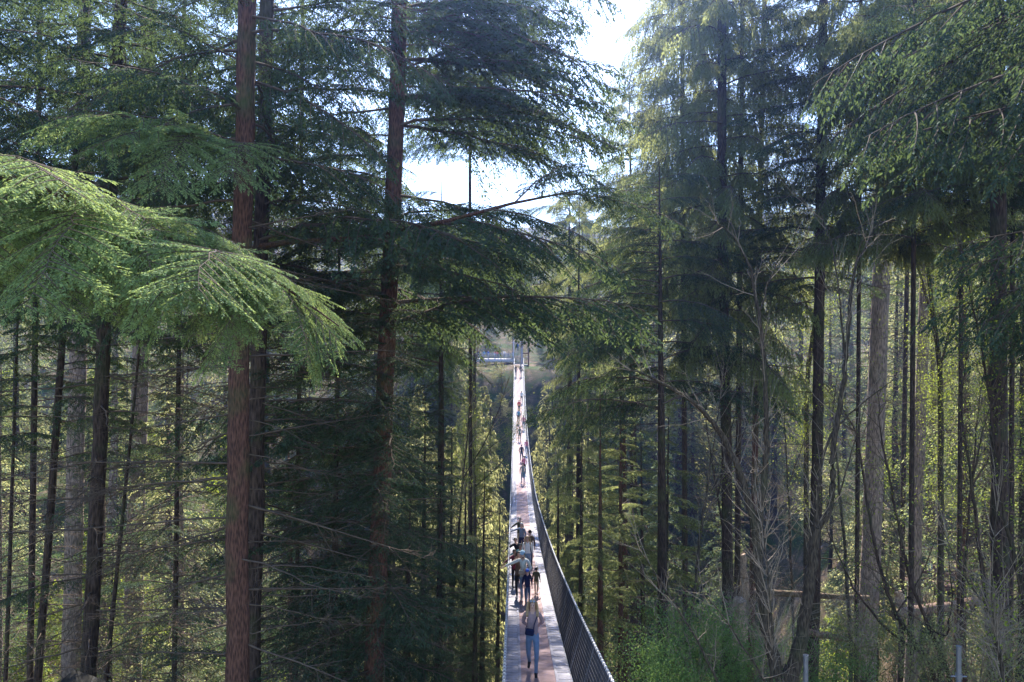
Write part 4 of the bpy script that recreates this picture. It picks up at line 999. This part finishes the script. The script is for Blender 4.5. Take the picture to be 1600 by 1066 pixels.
# boardwalk at right, 58 m away
bw0, bw1 = P(1395, 912, 60), P(1570, 912, 57)
bw = thing('boardwalk', (bw0 + bw1) / 2, 'brown timber boardwalk with railings crossing the slope at far right', 'boardwalk'); bo = Vector(bw.location)
vx = (bw1 - bw0); Lb = vx.length; ang = math.atan2(vx.y, vx.x); ro = Euler((0, 0, ang))
def bwp(u, v, z): return ro.to_matrix() @ Vector((u, v, z))
for i in range(int(Lb / .28)):
    mb = MB(); mb.box(bwp(-Lb / 2 + i * .28 + .14, 0, 0), (.265, 1.8, .06), ro); mb.build('board', M['cedarwood'], bw)
for v_ in (-.9, .9):
    mb = MB(); mb.box(bwp(0, v_, -.16), (Lb, .1, .24), ro); mb.build('joist', M['cedarwood'], bw)
    for h in (.45, 1.05):
        mb = MB(); mb.box(bwp(0, v_, h), (Lb, .07, .12), ro); mb.build('rail', M['cedarwood'], bw)
    for i in range(6):
        mb = MB(); mb.box(bwp(-Lb / 2 + .1 + i * (Lb - .2) / 5, v_ + .06 * np.sign(v_), -.6), (.14, .14, 3.4), ro); mb.build('post', M['cedarwood'], bw)

# ------------------------------------------------------------------ people
def cloth(name, col): return plain('cloth_' + name, col, .85, .2, .12, 14, .15)
CL = {k: cloth(k, v) for k, v in dict(taupe=(.34, .235, .24), jeans=(.17, .25, .38), navy=(.012, .018, .06), dkjeans=(.05, .08, .16), black=(.012, .012, .014), cream=(.52, .52, .48),
      olive=(.055, .058, .035), khaki=(.32, .27, .2), brown=(.12, .08, .06), maroon=(.12, .02, .035), teal=(.10, .22, .24), white=(.7, .7, .7), greyblue=(.16, .20, .27),
      pink=(.6, .2, .28), red=(.6, .03, .06), skyblue=(.12, .35, .55), blue=(.05, .12, .45), grey=(.25, .25, .27), beige=(.45, .36, .27), capblue=(.30, .42, .52)).items()}
SKIN = [plain('skin_light', (.56, .34, .26), .55, .4, .06), plain('skin_tan', (.36, .20, .14), .55, .4, .06)]
HAIR = {k: plain('hair_' + k, v, .5, .5, .35, 30) for k, v in dict(blonde=(.38, .25, .13), black=(.012, .01, .01), brown=(.06, .035, .022), grey=(.3, .29, .28), auburn=(.16, .07, .03)).items()}
SHOE = {k: plain('shoe_' + k, v, .6, .4, .1) for k, v in dict(black=(.015, .015, .018), white=(.6, .6, .6), brown=(.1, .06, .04)).items()}

def person(loc, H, face, label, top='navy', pants='jeans', shoes='black', hair='brown', long=False, cap=None, arms='down', walk=0.0, lean=0.0, skin=0, sleeves=True, bag=None, extra=None, group=None, detail=True, jacket=False, child=False):
    """face: heading in degrees, 0 = towards the camera. arms: down / back / left / right / fwd / up."""
    root = thing('person', loc, label, 'person', group); root.rotation_euler = (0, 0, R(face)); root.scale = (H / 1.72,) * 3
    lr = R(lean)
    def T(x, y, z):                                  # lean the upper body from the hips, sideways (+ = towards local -x)
        dz = max(0, z - .92); return (x - math.sin(lr) * dz, y, .92 + dz * math.cos(lr) if z > .92 else z)
    hs = 1.18 if child else 1.0
    V = []; Ed = []; Rd = []; Lb = []
    def add(p, r, parent, lab):
        V.append(p); Rd.append(r if isinstance(r, tuple) else (r, r)); Lb.append(lab)
        if parent is not None: Ed.append((parent, len(V) - 1))
        return len(V) - 1
    jk = 1.14 if jacket else 1.0
    pel = add((0, 0, .95), (.145 * (1.08 if jacket else 1), .105), None, 'pants'); wa = add(T(0, .0, 1.10), (.125 * jk, .09 * jk), pel, 'top'); ch = add(T(0, 0, 1.30), (.15 * jk, .105 * jk), wa, 'top')
    cl = add(T(0, .01, 1.42), (.11, .08), ch, 'top'); nk = add(T(0, .0, 1.49), .052, cl, 'skin')
    hd = add(T(0, -.015, 1.56), (.068 * hs, .078 * hs), nk, 'skin'); ht = add(T(0, -.01, 1.64), (.074 * hs, .09 * hs), hd, 'skin'); tp = add(T(0, .0, 1.69), (.05 * hs, .06 * hs), ht, 'skin')
    sk = 'top' if sleeves else 'skin'
    fing = []
    for sx in (-1, 1):
        mode = arms[0 if sx < 0 else 1] if isinstance(arms, tuple) else arms
        sh = add(T(sx * .165, .0, 1.405), .056 * jk, cl, 'top')
        el, ha = {'down': ((.225, .02, 1.14), (.235, -.05, .90)), 'back': ((.232, .13, 1.17), (.05, .18, 1.02)), 'out': ((.42, -.05, 1.30), (.66, -.12, 1.20)),
                  'fwd': ((.21, -.14, 1.18), (.12, -.38, 1.22)), 'up': ((.26, -.12, 1.22), (.09, -.16, 1.50)), 'bag': ((.25, .0, 1.15), (.12, -.16, 1.06)), 'head': ((.30, .02, 1.48), (.14, .02, 1.66))}[mode]
        e = add(T(sx * el[0], el[1], el[2]), .047 * jk, sh, sk); m_ = [(el[k] * .25 + ha[k] * .75) for k in range(3)]
        w0 = add(T(sx * m_[0], m_[1], m_[2]), .031 * jk, e, sk); w = add(T(sx * ha[0], ha[1], ha[2]), .026, w0, 'skin')
        dv = (Vector(ha) - Vector(el)).normalized(); dv.x *= sx
        pl_ = Vector(T(sx * ha[0], ha[1], ha[2])) + dv * .055; pi = add(tuple(pl_), (.034, .02), w, 'skin'); fing.append((pl_, dv, sx))
    for sx in (-1, 1):
        ph = walk * sx
        hp = add((sx * .085, 0, .88), .092, pel, 'pants')
        kn = add((sx * .10, -.10 * ph - .02, .49), .058, hp, 'pants'); lift = .10 if ph < 0 else 0
        an = add((sx * .085, (-.16 if ph > 0 else .30) * abs(ph) + .02, .10 + lift * abs(ph)), .042, kn, 'pants')
        fz = .045 + lift * abs(ph)
        he = add((sx * .085, (-.16 if ph > 0 else .32) * abs(ph) + .03, fz + .005), .042, an, 'shoe'); add((sx * .10, (-.16 if ph > 0 else .26) * abs(ph) - .13, fz - .006 - (.03 * abs(ph) if ph < 0 else 0)), (.042, .032), he, 'shoe')
    if detail:
        for pl_, dv, sx in fing:
            perp = dv.cross(Vector((0, 1, 0.2))).normalized()
            for k in range(4):
                b = pl_ + perp * (.026 - .0175 * k); l = (.062, .072, .067, .05)[k]
                i0 = len(V); V.append(tuple(b)); Rd.append((.0085,) * 2); Lb.append('skin'); V.append(tuple(b + dv * l * .55)); Rd.append((.008,) * 2); Lb.append('skin')
                V.append(tuple(b + dv * l + Vector((0, -.012, -.008)))); Rd.append((.007,) * 2); Lb.append('skin'); Ed += [(i0, i0 + 1), (i0 + 1, i0 + 2)]
            b = pl_ - dv * .035 + perp * .03; i0 = len(V); V.append(tuple(b)); V.append(tuple(b + perp * .03 + dv * .035)); Rd += [(.01,) * 2, (.008,) * 2]; Lb += ['skin'] * 2; Ed.append((i0, i0 + 1))
    me = bpy.data.meshes.new('body'); me.from_pydata(V, Ed, [])
    o = bpy.data.objects.new('body', me); COL.objects.link(o); o.modifiers.new('s', 'SKIN'); sv = me.skin_vertices[0].data
    for i, r in enumerate(Rd): sv[i].radius = r
    sv[0].use_root = True
    for i in range(len(V)):
        if Lb[i] == 'skin' and Rd[i][0] < .011: sv[i].use_root = (i == min(j for j in [i])) and not any(b == i for a, b in Ed)
    o.modifiers['s'].use_smooth_shade = True
    su = o.modifiers.new('u', 'SUBSURF'); su.levels = su.render_levels = 2 if detail else 1
    dg = bpy.context.evaluated_depsgraph_get(); ne = bpy.data.meshes.new_from_object(o.evaluated_get(dg)); ne.name = 'body'
    bpy.data.objects.remove(o)
    mats = {'skin': SKIN[skin], 'top': CL[top], 'pants': CL[pants], 'shoe': SHOE[shoes]}; keys = list(mats); ne.materials.clear()
    for k in keys: ne.materials.append(mats[k])
    A_ = np.array([V[a] for a, b in Ed]); B_ = np.array([V[b] for a, b in Ed]); LL = [Lb[b] for a, b in Ed]
    LL = ['skin' if l == 'skin' else l for l in LL]
    co = np.array([p.center[:] for p in ne.polygons])
    ab = B_ - A_; tt = np.clip(((co[:, None] - A_) * ab).sum(-1) / ((ab ** 2).sum(-1) + 1e-9), 0, 1); dd = np.linalg.norm(co[:, None] - (A_ + ab * tt[..., None]), axis=-1)
    idx = dd.argmin(1)
    labs = np.array([keys.index(LL[i]) for i in idx])
    hem = .86 if jacket else .97
    for i in range(len(labs)):
        if keys[labs[i]] in ('pants',) and co[i][2] > hem and abs(co[i][0]) < .24: labs[i] = 1
        if keys[labs[i]] == 'top' and co[i][2] < hem and abs(co[i][0]) < .16: labs[i] = 2
    ne.polygons.foreach_set('material_index', labs.astype(np.int32)); ne.polygons.foreach_set('use_smooth', np.ones(len(co), bool))
    body = link('body', ne, root)
    hc = Vector(T(0, 0.0, 1.645))
    # hair: a shell over the skull, open at the face
    bm = bmesh.new(); bmesh.ops.create_uvsphere(bm, u_segments=18, v_segments=12, radius=1)
    for v in bm.verts:
        v.co = Vector((v.co.x * .092 * hs, v.co.y * .104 * hs + .012, v.co.z * .105 * hs))
    dl = [f for f in bm.faces if f.calc_center_median().y < -.028 and f.calc_center_median().z < .045 * hs]
    if not long: dl += [f for f in bm.faces if f.calc_center_median().z < -.05 and f not in dl]
    bmesh.ops.delete(bm, geom=dl, context='FACES')
    if long:
        for v in bm.verts:
            if v.co.z < -.02: v.co.z = -.02 + (v.co.z + .02) * 3.4; v.co.y += .01; v.co.x *= 1.12
            if v.co.z < -.1: v.co += Vector((random.uniform(-.008, .008), random.uniform(-.006, .006), random.uniform(-.03, .02)))
    bmesh.ops.solidify(bm, geom=bm.faces[:], thickness=.008)
    hm = bpy.data.meshes.new('hair'); bm.to_mesh(hm); bm.free(); hm.materials.append(HAIR[hair]); hm.polygons.foreach_set('use_smooth', [True] * len(hm.polygons)); link('hair', hm, root, hc, (0, lr, 0))
    if long:
        mb = MB()
        for sx in (-1, 1):
            for k_ in range(5):
                x_ = sx * (.082 + .008 * k_); mb.tube([(x_ * .95, .02 - .012 * k_, .05), (x_ * 1.08, -.015 - .01 * k_, -.04), (x_ * 1.18, -.03 - .008 * k_, -.12), (x_ * 1.25, -.07 - .004 * k_, -.19), (x_ * 1.15, -.09, -.25 - .012 * k_)], [.012, .018, .018, .015, .005], 5)
        mb.build('hair_strands', HAIR[hair], root, True, hc, )
    if cap:
        bm = bmesh.new(); bmesh.ops.create_uvsphere(bm, u_segments=18, v_segments=12, radius=1)
        for v in bm.verts: v.co = Vector((v.co.x * .099 * hs, v.co.y * .112 * hs + .008, v.co.z * .098 * hs))
        bmesh.ops.delete(bm, geom=[f for f in bm.faces if f.calc_center_median().z < .018], context='FACES')
        bmesh.ops.solidify(bm, geom=bm.faces[:], thickness=.006); cm = bpy.data.meshes.new('cap'); bm.to_mesh(cm); bm.free(); cm.materials.append(CL[cap]); co_ = link('cap', cm, root, hc + Vector((0, 0, .012)), (0, lr, 0))
        mb = MB(); a = np.linspace(-1.1, 1.1, 9); v = [(math.sin(q) * .085, -math.cos(q) * .095, .02) for q in a] + [(math.sin(q) * .088, -math.cos(q) * .165 - .01, .0) for q in a]
        v2 = [(x, y, z - .006) for x, y, z in v]; f = []
        for i in range(8): f += [[i, i + 1, i + 10, i + 9], [i + 18, i + 27, i + 28, i + 19], [i + 9, i + 10, i + 28, i + 27]]
        mb.add(v + v2, f); mb.build('peak', CL[cap], co_)
    if detail:
        for sx in (-1, 1):
            mb = MB(); mb.tube([(sx * .074, .0, -.03), (sx * .084, .006, .0), (sx * .078, .004, .03)], [.008, .013, .008], 6); mb.build('ear', SKIN[skin], root, True, hc + Vector((0, 0, -.02)))
            mb = MB(); mb.tube([(sx * .028, -.083, .0), (sx * .028, -.092, .0)], [.011, .006], 8); mb.build('eye', HAIR['black'], root, False, hc + Vector((0, 0, -.012)))
        mb = MB(); mb.tube([(0, -.085, .0), (0, -.100, -.03), (0, -.088, -.038)], [.006, .012, .009], 6); mb.build('nose', SKIN[skin], root, True, hc + Vector((0, 0, -.012)))
        mb = MB(); mb.tube([(-.022, -.082, 0), (0, -.092, -.004), (.022, -.082, 0)], [.003, .006, .003], 6); mb.build('mouth', CL['maroon'], root, True, hc + Vector((0, 0, -.068)))
    if bag:
        c = Vector(T(-.06, -.125, 1.03)); bb = bevbox('bag', (.21, .08, .15), CL[bag], .025); link('bag', bb, root, c, (0, .15, 0))
        mb = MB(); pts = [Vector(T(.13, .02, 1.455)), Vector(T(.10, -.11, 1.36)), Vector(T(.045, -.13, 1.20)), Vector(T(.03, -.135, 1.08))]; mb.tube([list(p) for p in pts], .013, 6)
        pts = [Vector(T(.13, .02, 1.455)), Vector(T(.09, .11, 1.34)), Vector(T(-.08, .13, 1.14)), Vector(T(-.165, .02, 1.05)), Vector(T(-.14, -.10, 1.05))]; mb.tube([list(p) for p in pts], .013, 6)
        mb.build('bag_strap', CL[bag], root, True)
    if extra == 'sunglasses':
        mb = MB()
        for sx in (-1, 1): mb.tube([(sx * .035, -.066, .078), (sx * .035, -.080, .084)], .026, 10)
        mb.tube([(-.085, .0, .05), (-.06, -.068, .078), (.06, -.068, .078), (.085, 0, .05)], .005, 5)
        mb.build('sunglasses', M['steel'], root, False, hc)
    return root

def on_deck(px, py):
    """Deck point under photograph pixel (px, py)."""
    lo, hi = 10.0, 139.0; best = min(np.linspace(lo, hi, 2000), key=lambda d: abs(533 - bridge_z(d) * F / d - py))
    return Vector(((px - 800) / F * best, best, bridge_z(best) + .028)), best
def deck_person(px, py, hpx, face, label, **kw):
    p, d = on_deck(px, py); H = hpx * d / F * 1.03
    H = min(max(H, .95), 1.9)
    p.x = min(max(p.x, bridge_x(d) - .66), bridge_x(d) + .68)
    return person(p, H, face, label, **kw)

deck_person(832, 1056, 112, -4, 'smiling blonde woman in taupe top and light jeans walking alone towards the camera', top='taupe', pants='jeans', hair='blonde', long=True, arms='back', walk=.9, bag='navy', extra='sunglasses')
deck_person(824, 944, 51, 0, 'child in blue cap and navy jacket at the front of the group', top='navy', pants='dkjeans', hair='brown', cap='blue', jacket=True, child=True, arms='down', walk=.2, shoes='brown')
deck_person(838, 931, 42, 160, 'small child with black hair and olive jacket beside the child in the blue cap', top='olive', pants='khaki', hair='black', jacket=True, child=True, walk=.4, shoes='brown')
deck_person(819, 941, 76, -8, 'person in cream jacket and pale blue cap reaching for the left railing', top='cream', pants='jeans', hair='brown', cap='capblue', arms=('out', 'bag'), bag='beige', jacket=True, shoes='white', walk=.3, lean=5)
deck_person(811, 936, 70, -15, 'person with brown jacket and black trousers raising both hands to the face', top='brown', pants='black', hair='brown', arms='up', shoes='white', long=True, jacket=True)
deck_person(804, 919, 57, 30, 'person with dark maroon jacket leaning on the left railing', top='maroon', pants='black', hair='black', arms=('out', 'fwd'), jacket=True, skin=1, shoes='black')
deck_person(813, 908, 55, 12, 'dark-haired person in teal shirt in the middle of the group', top='teal', pants='dkjeans', hair='black', arms=('out', 'down'), skin=1)
deck_person(809, 897, 54, 20, 'dark-haired person in black jacket bending to the left railing', top='black', pants='black', hair='brown', arms=('out', 'fwd'), lean=10, jacket=True)
deck_person(824, 899, 58, 5, 'woman with long blonde hair in a white top at the back of the group', top='white', pants='jeans', hair='blonde', long=True, arms='down')
deck_person(828, 885, 53, -10, 'man in dark brown jacket and dark cap behind the blonde woman in white', top='brown', pants='dkjeans', hair='black', cap='black', arms=('down', 'down'), jacket=True)
deck_person(815, 868, 48, -20, 'bald looking man in grey-blue shirt near the back of the group', top='greyblue', pants='navy', hair='grey', arms=('out', 'down'))
deck_person(812, 856, 45, 25, 'grey-haired man in olive coat at the very back reaching for the left railing', top='olive', pants='khaki', hair='grey', arms=('out', 'down'), jacket=True)
for px, py, h, top, lab in [(817, 757, 32, 'grey', 'dark silhouetted walker on the sunlit middle of the bridge'), (819, 742, 28, 'pink', 'person in pink behind the silhouetted walker'), (815, 722, 26, 'navy', 'walker in navy on the right side of the sunlit deck'),
        (823, 712, 24, 'pink', 'pink-shirted walker by the right railing in the sun'), (812, 690, 22, 'greyblue', 'grey-blue walker farther up the sunlit deck'), (818, 672, 22, 'pink', 'pink walker below the person in red'),
        (810, 662, 22, 'skyblue', 'walker in sky blue below the person in red'), (811, 646, 20, 'red', 'person in bright red far up the bridge'), (815, 630, 18, 'white', 'person in white just beyond the person in red'),
        (806, 588, 18, 'olive', 'left one of the two dark figures near the far end'), (814, 588, 17, 'navy', 'right one of the two dark figures near the far end')]:
    deck_person(px, py, h, random.uniform(-20, 20), lab, top=top, pants=random.choice(['dkjeans', 'black', 'jeans']), hair=random.choice(['black', 'brown', 'blonde']), detail=False, walk=.5)
for i, (x, top) in enumerate([(-6.6, 'navy'), (-5.6, 'skyblue'), (-4.7, 'blue'), (-3.3, 'pink'), (-2.7, 'red'), (-1.5, 'white'), (-.7, 'beige'), (.2, 'greyblue')]):
    person((x, 144.9 + .3 * (i % 2), zd - .02), 1.7, random.uniform(-30, 30), 'visitor in %s standing at the railing of the far platform' % {'navy': 'navy', 'skyblue': 'sky blue', 'blue': 'deep blue', 'pink': 'pink', 'red': 'red', 'white': 'white', 'beige': 'beige', 'greyblue': 'grey-blue'}[top],
           top=top, pants='dkjeans', detail=False, group='visitors on the far platform')
person((1.15, 145.6, bridge_z(141) + .12 + 9 * .26 + .03), 1.7, 0, 'person in blue climbing the far stair', top='blue', pants='dkjeans', detail=False)
# on the boardwalk and the slopes
for u, top, lab in [(-1.9, 'maroon', 'person in maroon coat on the boardwalk'), (-1.2, 'grey', 'person in light grey on the boardwalk beside the one in maroon')]:
    p = bo + bwp(u, 0, .03); person(p, 1.7, 20, lab, top=top, pants='dkjeans', detail=False, jacket=True)
p = P(1098, 900, 44); g0 = float(ground(p.x, p.y)); person((p.x, p.y, g0), max(1.6, min(1.9, P(1098, 888, 44).z - g0)), 30, 'dark-haired person in brown sitting among twigs behind the leafy shrub', top='maroon', pants='black', hair='black', detail=False)
p = P(182, 1060, 33); g0 = float(ground(p.x, p.y)); person((p.x, p.y, g0), 1.7, 60, 'person in bright teal shirt at the bottom left between the trunks', top='skyblue', pants='grey', detail=False)

# ------------------------------------------------------------------ bluish haze volume standing in for lens glare
bm = bmesh.new(); bmesh.ops.create_cube(bm, size=1); me = bpy.data.meshes.new('haze'); bm.to_mesh(me); bm.free()
HZ = link('haze', me, None, (0, 440, 36), None, (2400, 1180, 190)); HZ['kind'] = 'stuff'; HZ['label'] = 'bluish haze added in place of lens glare'
hm = bpy.data.materials.new('haze'); hm.use_nodes = True; t = hm.node_tree; t.nodes.clear(); out = N(t, 'ShaderNodeOutputMaterial'); pv = N(t, 'ShaderNodeVolumePrincipled')
pv.inputs['Color'].default_value = (.25, .40, 1, 1); pv.inputs['Density'].default_value = 0.0008; pv.inputs['Anisotropy'].default_value = 0.85
t.links.new(pv.outputs[0], out.inputs['Volume']); me.materials.append(hm)
